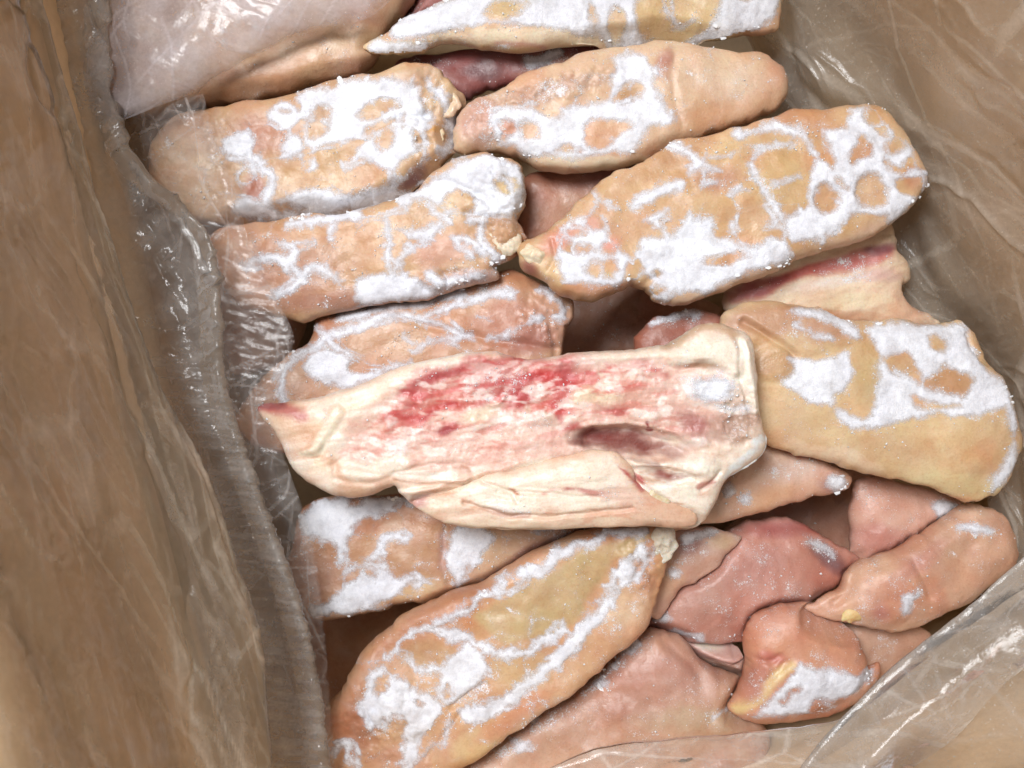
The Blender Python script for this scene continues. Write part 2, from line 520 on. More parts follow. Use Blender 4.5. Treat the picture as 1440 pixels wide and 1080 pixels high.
    for it in paint:
        pr, c, soft = it[:3]; st = it[3] if len(it) > 3 else 1.0
        s = sd(pr, wxp, wyp, soft+12)
        m = smooth(soft, -soft, s + (0.0 if fn is None else 5.0*fn))*st
        col = col*(1-m[:, None]) + s2l(pale(c))*m[:, None]
    for pr, c, thr, st, rot_, asp, sc, sq in streaks2:      # torn fibres of another colour inside an area
        a = math.radians(rot_); c_, s_ = math.cos(a), math.sin(a)
        fu = ax*c_+ay*s_; fv = -ax*s_+ay*c_ + 8*fbm(ax, ay, 60, 2, seed+sq+1)
        m = smooth(thr-0.12, thr+0.2, fbm(fu/asp, fv, sc, 4, seed+sq, 0.6))*smooth(12, -12, sd(pr, wxp, wyp, 24))*st
        col = col*(1-m[:, None]) + s2l(c)*m[:, None]
    col = np.clip(col, 0.01, 0.95)
    # rime dust
    du = np.maximum(np.full(n, grain) + 0.22*fbm(ax, ay, 44, 4, seed+30), 0.02)
    for pr, a, soft in dust:
        s = sd(pr, wxp, wyp, soft+12)
        du = np.maximum(du, a*smooth(soft, -soft, s)*(0.75+0.35*fbm(ax, ay, 16, 3, seed+31)))
    # frost field, positive inside, in px
    nod = np.ones(n)
    for pr, soft in nodust: nod = nod*(1-smooth(soft, -soft, sd(pr, wxp, wyp, soft+12)))
    du = du*nod
    ff = np.full(n, -50.0)
    if len(frost):
        w = frost_warp
        fx = ax + w*fbm(ax, ay, 22, 4, seed+40, 0.6); fy = ay + w*fbm(ax, ay, 22, 4, seed+41, 0.6)
        for sg, pr in frost:
            s = sd(pr, fx, fy, 40)
            if sg == '+': ff = np.maximum(ff, -s)
            else: ff = np.minimum(ff, s)
        if web:
            # strands that join up round bare islands, near the frost and across it
            cu = math.cos(0.2); 
            wxx = ax + 9*fbm(ax, ay, 50, 3, seed+45); wyy = (ay + 9*fbm(ax, ay, 50, 3, seed+46))*1.35
            f1, f2, idv = worley(wxx, wyy, web*(0.8+0.5*((seed*37) % 11)/10.0), seed)
            gap = (f2-f1)
            near = smooth(-11, -2, ff)
            strand = 3.8*near - gap*0.5 - 4*(1-near) + 1.5*fbm(ax, ay, 30, 2, seed+47) - 3.0*smooth(-0.1, 0.6, fbm(ax, ay, 110, 2, seed+48))
            isl = gap*0.5 - 6.5                       # >0 well inside a cell
            cut = (ff > 3) & (idv < 0.12)
            ff = np.where(cut, np.minimum(ff, 3.5-isl*1.3), ff)
            ff = np.maximum(ff, np.where(idv < 0.8, strand, strand-2.5))
        ff = ff + 1.3*fbm(ax, ay, 9, 3, seed+42, 0.65) + 2.4*fbm(ax, ay, 38, 2, seed+44) + 1.9
        du = np.maximum(du, 0.66*smooth(-16, 1, ff)*(0.6+0.55*fbm(ax, ay, 20, 3, seed+43)))
    # bottom shares rim nodes
    rimn = ~ins
    bot = np.where(rimn, np.arange(n), -1); ni = int((~rimn).sum()); bot[~rimn] = n+np.arange(ni)
    V = np.zeros((n+ni, 3)); V[:n] = np.c_[wx, wy, zt]; V[n:] = np.c_[wx, wy, zb][~rimn]
    ii, jj = np.nonzero(g['cells'])
    q = np.c_[idx[ii, jj], idx[ii+1, jj], idx[ii+1, jj+1], idx[ii, jj+1]]
    allrim = rimn[q].all(1)
    F = np.vstack([q[~allrim], bot[q[~allrim]][:, ::-1]])
    colb = np.vstack([col, col[~rimn]]); dub = np.r_[du, du[~rimn]*0.5]
    if origin is None: origin = (float(wx.mean()), float(wy.mean()), float(zb.min()))
    root = parent if parent is not None else None
    o = mesh_obj(name, V, F, mat or M_SKIN, root, origin, colb, {'dust': dub})
    res = dict(obj=o, origin=origin)
    # the frost crust: a sheet that rises out of the skin where the field is positive
    if len(frost) and parent is not None:
        hgt = frost_h*smooth(-3, 9, ff) + 0.30*smooth(0, 8, ff)*fbm(ax, ay, 8, 4, seed+50, 0.7) + 0.2*fbm(ax, ay, 18, 3, seed+51)
        off = np.maximum(hgt, 0.07)*0.001
        keep = (ff > -6.0) & ins & (d > 0.6)
        cellk = keep[q].all(1)
        # normal of the skin
        vx, vy, vz = np.zeros(used.shape), np.zeros(used.shape), np.zeros(used.shape)
        vx[used], vy[used], vz[used] = wx, wy, zt
        du_ = [np.gradient(a, axis=0) for a in (vx, vy, vz)]; dv_ = [np.gradient(a, axis=1) for a in (vx, vy, vz)]
        nn = np.stack([du_[1]*dv_[2]-du_[2]*dv_[1], du_[2]*dv_[0]-du_[0]*dv_[2], du_[0]*dv_[1]-du_[1]*dv_[0]], -1)
        nn = nn[used]; nn *= np.sign(nn[:, 2:3]+1e-12); L = np.linalg.norm(nn, axis=1, keepdims=True)
        nn = nn/np.maximum(L, 1e-12); nn[:, 2] = np.maximum(nn[:, 2], 0.35)
        nn /= np.linalg.norm(nn, axis=1, keepdims=True)
        FV = np.c_[wx, wy, zt] + nn*off[:, None]
        tint = 1 - 0.05*smooth(-0.3, 0.7, fbm(ax, ay, 45, 3, seed+53))[:, None]*np.array([0.9, 1.0, 0.8])
        fc = np.clip(WHITE*tint, 0, 1)
        # each separate patch is a part of its own
        mask = np.zeros(g['cells'].shape, bool); mask[ii[cellk], jj[cellk]] = True
        lab = np.zeros(mask.shape, int); nl = 0
        for a0, b0 in zip(*np.nonzero(mask)):
            if lab[a0, b0]: continue
            nl += 1; lab[a0, b0] = nl; st_ = [(a0, b0)]
            while st_:
                a1, b1 = st_.pop()
                for a2, b2 in ((a1+1, b1), (a1-1, b1), (a1, b1+1), (a1, b1-1)):
                    if 0 <= a2 < mask.shape[0] and 0 <= b2 < mask.shape[1] and mask[a2, b2] and not lab[a2, b2]:
                        lab[a2, b2] = nl; st_.append((a2, b2))
        ql = np.where(cellk, lab[ii, jj], 0)
        for c_id in range(1, nl+1):
            fq = q[ql == c_id]
            if len(fq) < 30 or ff[fq].max() < 1.0: continue
            uq, inv = np.unique(fq, return_inverse=True)
            mesh_obj('frost_patch', FV[uq], inv.reshape(fq.shape), M_FROST, parent, origin, fc[uq], {'depth': ff[uq]})
    if occupy:
        m = ins
        ci = cidx(wx[m], wy[m])
        np.minimum.at(ceiling, ci, zb[m])
    # flakes of frost that stand off the rim
    if len(frost) and parent is not None:
        rr = np.random.RandomState(900+seed)
        cand = np.nonzero(ins & (d > 0.3) & (d < 12) & (ff > 0) & (fbm(ax, ay, 22, 2, seed+95) > 0.15))[0]
        if len(cand) > 10:
            pick = rr.choice(cand, min(len(cand)//10, 110))
            cxw, cyw = wx.mean(), wy.mean()
            for v in pick:
                FLAKES.append((wx[v], wy[v], zt[v], rr.rand()))
    # places for ice grains
    m = np.nonzero(ins & (d > 3))[0]
    GRAINS.append((np.c_[wx, wy, zt][m], np.clip(du[m], 0, 1)**2 + 0.5*((ff[m] > -9) & (ff[m] < 3)), ))
    res.update(px=px, py=py)
    return res

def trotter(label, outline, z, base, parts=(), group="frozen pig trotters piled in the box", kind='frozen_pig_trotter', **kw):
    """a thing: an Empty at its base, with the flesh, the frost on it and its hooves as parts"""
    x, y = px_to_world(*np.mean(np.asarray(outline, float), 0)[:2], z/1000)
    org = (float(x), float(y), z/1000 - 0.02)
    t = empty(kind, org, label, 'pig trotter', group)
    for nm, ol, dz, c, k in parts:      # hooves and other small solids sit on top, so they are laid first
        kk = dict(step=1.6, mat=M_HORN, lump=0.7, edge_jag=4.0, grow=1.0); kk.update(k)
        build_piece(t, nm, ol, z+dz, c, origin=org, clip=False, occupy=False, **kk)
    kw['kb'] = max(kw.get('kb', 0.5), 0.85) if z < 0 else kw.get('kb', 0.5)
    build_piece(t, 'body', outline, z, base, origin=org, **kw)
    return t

# ------------------------------------------------------------------ the trotters, topmost first (traced in photograph pixels at their own height)
TAN, PINK, CREAM = (214, 172, 122), (218, 160, 130), (236, 218, 188)
BLOOD, MEAT, DARK = (178, 38, 40), (205, 118, 100), (120, 58, 52)
FAT = (240, 226, 202)

# --- the split trotter lying cut face up on top of the pile
K_OUT = [(362,572),(385,566),(420,562),(455,556),(490,545),(530,530),(570,515),(610,505),(650,497),(690,494),(706,497),(730,503),(760,503),(800,497),(850,494),(900,490),(930,487),(950,478),(970,465),(990,456),(1010,455),(1030,462),(1048,472),(1056,485),(1060,510),(1063,540),(1066,575),(1071,600),(1076,616),(1072,635),(1058,648),(1038,660),(1020,672),(1012,690),(1000,712),(985,735),(972,742),(945,741),(900,737),(850,739),(800,743),(740,745),(690,744),(650,740),(610,726),(582,708),(572,698),(562,692),(557,683),(530,692),(500,697),(475,695),(450,685),(430,672),(412,655),(402,630),(385,605),(370,590)]
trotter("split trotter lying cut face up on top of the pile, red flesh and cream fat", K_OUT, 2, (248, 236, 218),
  step=1.7, kt=0.75, kb=0.45, cap=12, lump=0.7, seed=2, fiber=0.35, fiber_rot=-4, grain=0.22, pw=9, edge_jag=2.0, grow=1.0, web=0, nodust=[(E(895,624,74,22,6), 12), (E(938,668,42,12,8), 8)],
  frost=[('+', E(1002,546,30,18,8)), ('+', S(6,(1016,572),(1050,574)))],
  streaks2=[(P((540,600),(560,552),(620,520),(720,504),(840,508),(930,516),(920,545),(840,570),(760,590),(690,575),(620,590)), (200,46,42), 0.26, 0.65, -9, 4, 13, 101), (P((480,640),(560,560),(700,540),(930,530),(1020,560),(960,600),(800,605),(700,640),(560,650)), (206,104,92), 0.30, 0.45, -6, 5, 10, 103),
    (P((500,630),(560,550),(640,520),(780,510),(930,515),(1010,540),(960,600),(820,600),(700,640),(560,650)), (250,242,236), 0.36, 0.6, -7, 3, 12, 105)],
  streaks=[(P((480,640),(560,550),(640,518),(780,510),(930,510),(1010,530),(1020,590),(860,625),(700,650),(560,655)), (196,74,68), 0.22, 0.8, -5, 5, 16, 61),
    (P((480,640),(560,550),(640,518),(780,510),(930,510),(1010,530),(1040,590),(960,640),(700,660),(560,660)), (246,232,216), 0.30, 0.85, -6, 4, 12, 65),
    (P((560,690),(700,660),(850,640),(980,660),(980,735),(800,740),(620,725)), (214,166,132), 0.32, 0.7, -3, 6, 9, 68), (P((480,640),(560,545),(640,512),(780,506),(930,508),(1020,530),(1030,600),(860,625),(700,650),(560,655)), (206,92,80), 0.25, 0.35, -6, 9, 4.5, 82), (P((480,640),(560,545),(640,512),(780,506),(930,508),(1020,530),(1030,600),(860,625),(700,650),(560,655)), (252,242,234), 0.25, 0.4, -4, 9, 4.0, 86), (P((500,620),(560,540),(640,514),(780,510),(930,515),(1020,540),(1030,590),(860,620),(700,640)), (184,48,50), 0.34, 0.75, -6, 2.2, 13, 75), (P((560,560),(640,520),(930,515),(1020,540),(1030,600),(960,640),(700,650)), (248,238,228), 0.36, 0.9, -6, 1.6, 9, 78),
    (P((420,600),(470,560),(560,520),(520,600),(470,670),(420,650)), (244,226,196), 0.25, 0.7, -40, 3, 14, 71)],
  rough=[(P((480,640),(560,550),(640,512),(780,506),(930,505),(1030,520),(1050,590),(990,700),(860,640),(700,655),(560,660)), 1.0, 10, 34), (S(14,(560,520),(700,498),(940,487)), 0.8, 6, 9), (E(1040,585,30,40), 1.0, 10, 12)],
  parts=[('skin_flap', [(580,706),(605,695),(650,684),(700,666),(760,650),(810,638),(850,635),(876,641),(889,656),(894,676),(915,692),(945,704),(978,722),(974,739),(940,740),(900,737),(800,742),(690,743),(640,738),(606,724)], 9.0, (238,216,188),
      dict(mat=M_SKIN, kt=0.42, kb=0.3, cap=7.5, seed=41, edge_jag=2.5, fiber=0.45, fiber_rot=-4, grain=0.2, lump=0.7, pw=7,
        relief=[(S(5,(655,708),(690,717),(730,726),(800,724),(890,716)), -1.6, 3), (S(4,(700,690),(760,694),(840,700)), -1.0, 3), (S(4,(680,678),(716,690),(726,708)), -1.2, 3), (E(715,715,26,8,8), 1.2, 5), (E(800,668,60,14,-8), 0.8, 10)],
        paint=[(P((640,692),(700,670),(770,654),(830,640),(868,644),(882,662),(878,690),(900,705),(820,720),(700,722),(660,708)), (246,236,216), 8), (E(586,706,12,9), (196,132,130), 7, 0.8), (E(640,718,40,14,15), (238,208,182), 10, 0.8),
          (E(715,715,26,8,8), (246,244,240), 4), (S(4,(680,678),(716,690),(726,708)), (200,126,92), 3), (S(4,(765,694),(800,689),(850,700)), (206,112,98), 4, 0.9), (E(798,690,9,4), (186,60,56), 3), (S(4,(800,722),(850,715),(890,712)), (200,140,104), 3, 0.8), (S(4,(650,706),(690,716),(740,725)), (206,146,112), 3, 0.7),
          (S(7,(868,652),(886,668),(906,688)), (204,84,72), 4), (E(872,702,30,14,10), (234,200,178), 9, 0.8)],
        streaks=[(P((600,700),(700,670),(850,640),(980,700),(960,738),(650,738)), (214,160,128), 0.3, 0.7, -4, 5, 10, 90), (P((640,700),(850,645),(900,700),(700,730)), (250,246,238), 0.25, 0.8, -6, 4, 10, 93)],
        dust=[(E(860,690,50,26), 0.5, 14)])),
    ('cartilage', [(944,502),(965,493),(990,484),(1016,477),(1032,482),(1038,500),(1038,518),(1020,519),(996,508),(966,512)], 11.0, (247,242,226), dict(mat=M_SKIN, kt=0.3, kb=0.4, cap=4, seed=42, edge_jag=2.0, lump=0.5, grain=0.05)),
    ('cartilage', [(1022,670),(1030,652),(1048,636),(1066,624),(1076,614),(1078,630),(1066,645),(1046,658)], 5.5, (228,236,238), dict(mat=M_SKIN, kt=0.4, kb=0.4, cap=4, seed=43, edge_jag=2.0, lump=0.5)),
    ('cartilage', [(948,690),(956,676),(976,672),(990,684),(988,704),(970,712),(952,706)], 9.5, (246,238,218), dict(mat=M_SKIN, kt=0.4, kb=0.4, cap=5, seed=44, edge_jag=2.0, lump=0.5, paint=[(E(976,700,10,8), (232,214,186), 6)])),
    ('bone_end', [(914,712),(912,698),(920,686),(934,684),(944,694),(944,712),(934,724),(920,722)], 10.5, (224,206,170), dict(kt=0.45, kb=0.4, cap=6, seed=45, edge_jag=2.5)),
    ('skin_edge', [(1040,476),(1050,478),(1058,498),(1062,530),(1066,570),(1068,592),(1060,590),(1056,560),(1051,525),(1045,498)], 8.5, (246,238,218), dict(mat=M_SKIN, kt=0.5, kb=0.5, seed=46, edge_jag=1.5, lump=0.3))],
  relief=[
    (P((470,640),(510,590),(560,548),(640,518),(760,514),(930,508),(1020,520),(1035,600),(980,640),(860,640),(740,650),(640,672),(540,672),(480,668)), -1.87, 11.2),
    (S(9,(430,566),(500,549),(570,522),(650,503),(700,500)), 0.94, 6.2),
    (S(10,(760,508),(850,500),(930,494),(960,482)), 0.79, 6.2),
    (P((940,500),(985,486),(1020,476),(1036,486),(1044,520),(1020,528),(985,510),(950,514)), 2.02, 6.2),
    (S(7,(1046,482),(1054,520),(1060,570),(1062,590)), 1.73, 3.8),
    (S(5,(1036,482),(1042,530),(1050,570)), -1.15, 3.8),
    (S(7,(960,522),(990,512),(1020,524),(1042,532)), -1.44, 5.0),
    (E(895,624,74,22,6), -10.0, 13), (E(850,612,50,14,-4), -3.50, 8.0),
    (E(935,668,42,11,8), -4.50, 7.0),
    (P((575,706),(600,690),(645,682),(700,665),(760,648),(810,636),(850,634),(880,642),(892,660),(900,688),(935,702),(985,728),(960,742),(800,748),(660,745),(600,722)), -3.0, 6),
    (S(4,(560,688),(600,682),(640,680),(690,690)), -1.44, 3.8), 
    (S(9,(566,690),(600,688),(632,676),(655,672)), 1.58, 5.0),
    (S(4,(655,705),(690,715),(720,724),(800,722),(880,716)), -1.01, 3.8), (S(4,(700,690),(760,694),(830,700)), -0.72, 3.8),
    (S(3,(680,676),(720,690),(728,708)), -1.15, 3.1),
    (E(715,716,26,8,8), 1.15, 5.0),
    (S(16,(440,632),(462,600),(476,580)), 1.58, 5.0), (S(10,(430,634),(450,626)), 1.30, 3.8),
    (S(26,(490,660),(530,662),(570,650)), 1.73, 7.5), (E(600,650,28,14,-15), 1.15, 7.5),
    (S(6,(470,672),(520,680),(556,668)), -0.94, 5.0),
    (E(600,668,45,9,-4), 1.44, 5.0), (S(4,(570,660),(620,652),(660,656)), -1.01, 3.8),
    
    (E(985,655,22,12,20), 1.73, 7.5),
    (E(672,588,22,14,-10), 1.30, 8.8), (E(838,558,32,15,0), 1.30, 10.0), (E(762,584,20,12,0), 1.15, 7.5),
    (E(1000,545,34,22,10), 1.15, 6.2), (E(905,583,20,9,5), 1.30, 5.0), (E(938,612,22,8,12), 1.30, 5.0), (E(978,625,20,8,0), 1.15, 5.0),
    (S(5,(682,560),(690,568),(702,566),(708,556)), 1.44, 3.1),
    (E(1046,585,16,20,20), -1.44, 7.5),
    (E(546,600,6,9), 1.01, 3.8), (S(5,(880,660),(895,676),(915,690)), -1.73, 3.8),
    (S(4,(985,690),(1000,676),(1012,664)), -1.58, 3.1),
  ],
  paint=[
    (P((472,640),(505,592),(560,545),(640,514),(780,508),(930,506),(1010,525),(1030,600),(960,640),(860,640),(740,650),(640,664),(540,662),(490,660)), (238,200,184), 12, 0.8),
    (S(22,(430,632),(520,692),(560,676)), (224,170,128), 12, 0.7), (E(410,590,40,26,30), (226,178,134), 16, 0.8),
    (S(16,(364,574),(400,580),(424,584)), (196,88,76), 7), (S(5,(363,574),(395,573)), (160,50,48), 4),
    (P((556,566),(600,528),(660,505),(760,506),(830,512),(830,560),(760,575),(690,560),(640,566),(600,580)), (214,108,92), 12, 0.6), (S(12,(560,560),(610,540),(650,512)), (198,70,66), 8), (E(600,542,36,9,-16), (200,22,26), 7), (E(588,562,22,7,-10), (204,50,46), 6),
    (S(15,(545,592),(600,576),(660,568),(700,556)), (216,96,84), 8, 0.9), (S(6,(552,590),(600,578),(640,570)), (200,36,34), 5),
    (E(560,610,26,10,-20), (214,118,104), 9, 0.8), (E(628,606,12,5,-10), (186,40,44), 4),
    (E(700,535,46,18,5), (202,84,76), 12, 0.8), (S(10,(650,512),(720,512),(800,516)), (205,90,86), 7, 0.8), 
    (E(730,560,26,22,0), (206,16,14), 10), (E(790,540,18,34,-8), (202,18,22), 8), (E(762,528,32,10,0), (206,30,28), 6),
    (S(10,(790,575),(800,592),(812,600)), (205,85,78), 6), (S(9,(800,524),(850,530),(905,520),(940,528)), (212,120,104), 6, 0.9),
    (E(900,570,70,22,0), (228,172,150), 16, 0.8), (E(870,580,26,6,3), (208,90,76), 4), 
    (E(895,622,70,18,6), (136,56,44), 13), (E(840,616,30,10,-5), (140,56,46), 9), (E(940,668,40,9,8), (150,62,44), 7),  # hollow: brown-red flesh, with its shadow painted into the colour
    (S(6,(868,655),(884,668),(905,684)), (200,70,60), 4), (E(980,600,26,16,25), (178,88,78), 9, 0.9),
    (E(1042,592,22,26,25), (176,128,98), 11, 0.85), (E(1015,600,18,14,0), (188,140,118), 9, 0.7),
    (E(985,512,26,6,10), (184,138,98), 5, 0.9), (S(8,(935,488),(985,466),(1020,466),(1040,476)), (206,172,132), 5, 0.9),
    (P((945,500),(985,488),(1018,478),(1032,486),(1038,515),(1020,520),(985,508),(950,512)), (246,240,222), 4),
    (S(7,(1047,484),(1055,525),(1061,575)), (248,243,225), 3), (S(14,(1035,528),(1055,540)), (242,236,218), 4),
    (P((1022,670),(1048,652),(1070,636),(1074,616),(1060,626),(1036,640),(1028,655)), (230,238,238), 3),
    (S(14,(440,632),(462,600),(476,580)), (243,234,208), 4), (S(9,(430,634),(450,626)), (243,234,208), 3),
    (S(24,(490,660),(530,662),(570,650)), (243,232,212), 6), (E(560,628,50,16,-12), (228,196,180), 9, 0.8), (E(558,632,14,9,0), (240,238,238), 5),
    (E(600,667,44,8,-4), (246,240,226), 4), (S(4,(560,675),(610,676),(660,668)), (196,132,96), 3, 0.8), (S(4,(570,658),(630,648),(660,656)), (200,140,110), 3, 0.7),
    (P((640,690),(700,668),(770,652),(830,638),(870,642),(886,662),(880,690),(900,705),(820,722),(700,724),(660,708)), (244,232,212), 8),
    (P((578,706),(610,692),(650,688),(665,712),(700,728),(800,730),(900,724),(960,730),(960,744),(800,750),(660,746),(600,724)), (238,212,184), 6, 0.9),
    (E(586,704,10,8), (196,130,130), 7, 0.8), (E(715,716,26,8,8), (246,244,240), 4), (S(3,(680,676),(720,690),(728,708)), (200,120,84), 2.5),
    (S(4,(770,694),(800,688),(850,700)), (206,116,100), 4, 0.9), (E(798,690,8,4), (190,70,62), 3), (S(4,(800,722),(850,714),(890,712)), (200,140,104), 3, 0.8),
    (E(870,700,34,18,10), (236,206,184), 9, 0.8), (E(926,700,13,16,-10), (222,200,164), 4), (E(966,690,19,16,0), (244,236,214), 6), (E(985,655,22,11,20), (248,243,226), 5),
    (E(672,588,22,14,-10), (240,220,192), 8), (E(838,558,34,16,0), (236,212,180), 9), (E(762,586,20,13,0), (218,182,158), 6), (E(838,532,26,4,-3), (244,234,216), 3),
    (E(905,583,20,8,5), (242,228,216), 4), (E(938,612,22,7,12), (240,226,216), 4), (E(978,622,20,8,0), (240,228,220), 4), (E(950,618,16,9,30), (240,226,206), 5),
    (E(1002,545,32,20,10), (232,224,226), 6), (E(1040,560,18,14), (222,196,176), 7, 0.8), (E(1020,572,40,7,5), (236,230,224), 5, 0.8),
    (S(5,(682,560),(690,568),(702,566),(708,556)), (246,240,234), 2.5), (S(2.5,(914,595),(922,602)), (170,20,30), 1.5), (E(546,600,5,8), (240,226,220), 3),
    (S(4,(985,690),(1000,676),(1012,664)), (190,110,90), 3, 0.9),
  ],
  dust=[(E(700,540,60,28), 0.62, 20), (E(860,585,100,14), 0.5, 14), (E(1000,545,40,26), 0.9, 12), (E(740,600,90,20), 0.55, 22), (S(14,(676,566),(716,548)), 0.9, 10), (E(558,632,22,12), 0.7, 8), (E(620,530,60,22,-15), 0.5, 18), (E(1045,585,26,30), 0.6, 14), (S(12,(560,520),(700,497),(940,486)), 0.55, 8), (E(930,510,60,16), 0.5, 12)])

# --- the big frosted trotter on the right with a cream hoof tip
E_OUT = [(730,348),(745,336),(775,322),(800,300),(830,275),(860,252),(900,232),(930,212),(950,201),(985,195),(1040,183),(1090,168),(1150,160),(1200,152),(1230,153),(1246,165),(1266,195),(1288,230),(1300,252),(1292,272),(1274,290),(1246,316),(1218,333),(1180,348),(1140,361),(1100,375),(1060,393),(1020,408),(980,420),(945,424),(922,420),(908,406),(890,402),(860,413),(825,420),(790,411),(757,392),(737,372)]
trotter("large trotter with web-like frost and a pointed cream hoof, upper right of the pile", E_OUT, -16, (216, 174, 120),
  tilt=(0.2, 0), seed=4, kb=0.4,
  parts=[('hoof', [(732,350),(744,342),(762,343),(775,350),(776,362),(766,373),(752,372),(739,363)], 6.5, (232,218,180), dict(kt=0.45, kb=0.5, lump=1.6, edge_jag=5.0, mat=M_SKIN, grain=0.35, rough=[(E(0,0,3000,3000), 1.2, 4, 8)]))],
  paint=[(P((1100,370),(1180,335),(1260,300),(1240,330),(1150,365),(1080,400),(1000,425),(920,430),(990,405)), (230,196,164), 10, 0.9),
    (E(1010,255,34,18), (188,118,78), 14, 0.8), (E(785,335,34,13,-35), (222,128,104), 10, 0.85), (E(840,408,60,12,-4), (208,138,92), 10, 0.9),
    (E(742,378,14,10,30), (160,92,70), 7), (E(940,225,60,14,-25), (196,146,96), 12, 0.7), (E(1110,200,46,20), (206,172,112), 14, 0.7), (E(1100,255,40,50), (212,178,116), 16, 0.8),
    (E(860,345,14,12), (226,140,112), 7), (E(832,312,14,12), (214,140,104), 7), (E(1285,245,14,18,35), (204,140,92), 7), (E(900,320,40,20,-20), (214,160,108), 14, 0.6)],
  relief=[(S(5,(1056,232),(1066,260),(1085,300)), -0.6, 4), (E(1160,283,19,25,15), -0.9, 4), (E(1224,270,24,26), -0.9, 4), (S(6,(905,405),(915,392),(930,386)), -2.0, 5), (S(5,(776,340),(778,362),(770,380)), -1.6, 4)],
  dust=[(E(1000,250,50,25), 0.28, 14), (E(1140,180,60,12,-8), 0.65, 10), (E(820,360,40,40), 0.4, 15), (E(1010,225,20,14), 0.5, 8)],
  frost=[('+', P((790,325),(812,306),(833,300),(852,308),(852,338),(872,350),(890,370),(900,388),(872,400),(832,405),(800,400),(787,378),(785,350))),
    ('-', E(812,325,14,9)), ('-', E(833,313,13,11)), ('-', E(822,352,14,9)), ('-', E(856,350,11,11)), ('-', E(833,380,12,8,-20)), ('-', E(858,378,9,13,20)),
    ('+', S(6,(833,272),(845,286),(868,292))), ('+', S(6,(842,288),(826,302))),
    ('+', P((886,290),(900,272),(930,258),(955,254),(958,262),(940,275),(910,290),(892,295))),
    ('+', P((908,308),(925,298),(942,290),(938,308),(926,312),(932,324),(914,315))),
    ('+', P((935,205),(950,197),(975,215),(995,228),(1012,233),(990,240),(968,247),(965,238),(972,228),(955,213))),
    ('+', S(6,(1000,221),(1026,217))), ('+', S(5,(990,260),(1006,256))),
    ('+', P((898,345),(905,335),(940,335),(958,318),(968,298),(976,310),(1004,310),(1008,330),(1022,331),(1035,345),(1055,350),(1075,335),(1105,340),(1108,374),(1070,378),(1040,390),(1010,402),(980,412),(950,410),(932,424),(914,410),(920,396),(912,390),(895,385),(885,375))),
    ('-', E(1022,363,27,9,-5)), ('-', E(925,384,6,4)),
    ('+', E(1030,318,6,9)), ('+', S(5,(1028,270),(1052,268))),
    ('+', P((1142,225),(1155,226),(1166,240),(1172,235),(1166,205),(1160,190),(1190,180),(1196,160),(1215,155),(1235,165),(1255,190),(1275,205),(1288,232),(1300,252),(1292,274),(1248,314),(1245,300),(1215,302),(1190,306),(1175,322),(1150,336),(1120,342),(1108,340),(1100,312),(1120,302),(1134,290),(1140,260))),
    ('-', E(1160,283,18,24,15)), ('-', E(1224,270,24,26)), ('-', P((1206,190),(1222,204),(1222,222),(1204,228),(1198,238),(1188,234),(1192,214))), ('-', E(1256,206,18,12,-12)),
    ('-', P((1238,222),(1252,232),(1265,234),(1280,222),(1286,236),(1266,244),(1250,240),(1240,234))), ('-', E(1224,166,17,11,15)), ('-', E(1182,256,11,6,50)),
    ('+', S(9,(1056,232),(1064,250),(1075,275),(1090,300),(1103,325))), ('+', S(5,(1060,222),(1075,208),(1095,203),(1115,200))),
    ('+', S(6,(1128,185),(1142,215),(1150,228))),
    ('+', P((1068,180),(1076,171),(1112,172),(1128,184),(1130,194),(1110,188),(1088,186),(1030,191),(1034,182),(1052,186))),
    ('+', S(6,(1085,260),(1106,256),(1124,250))), ('+', P((1072,318),(1085,308),(1095,308),(1092,318),(1080,322)))])

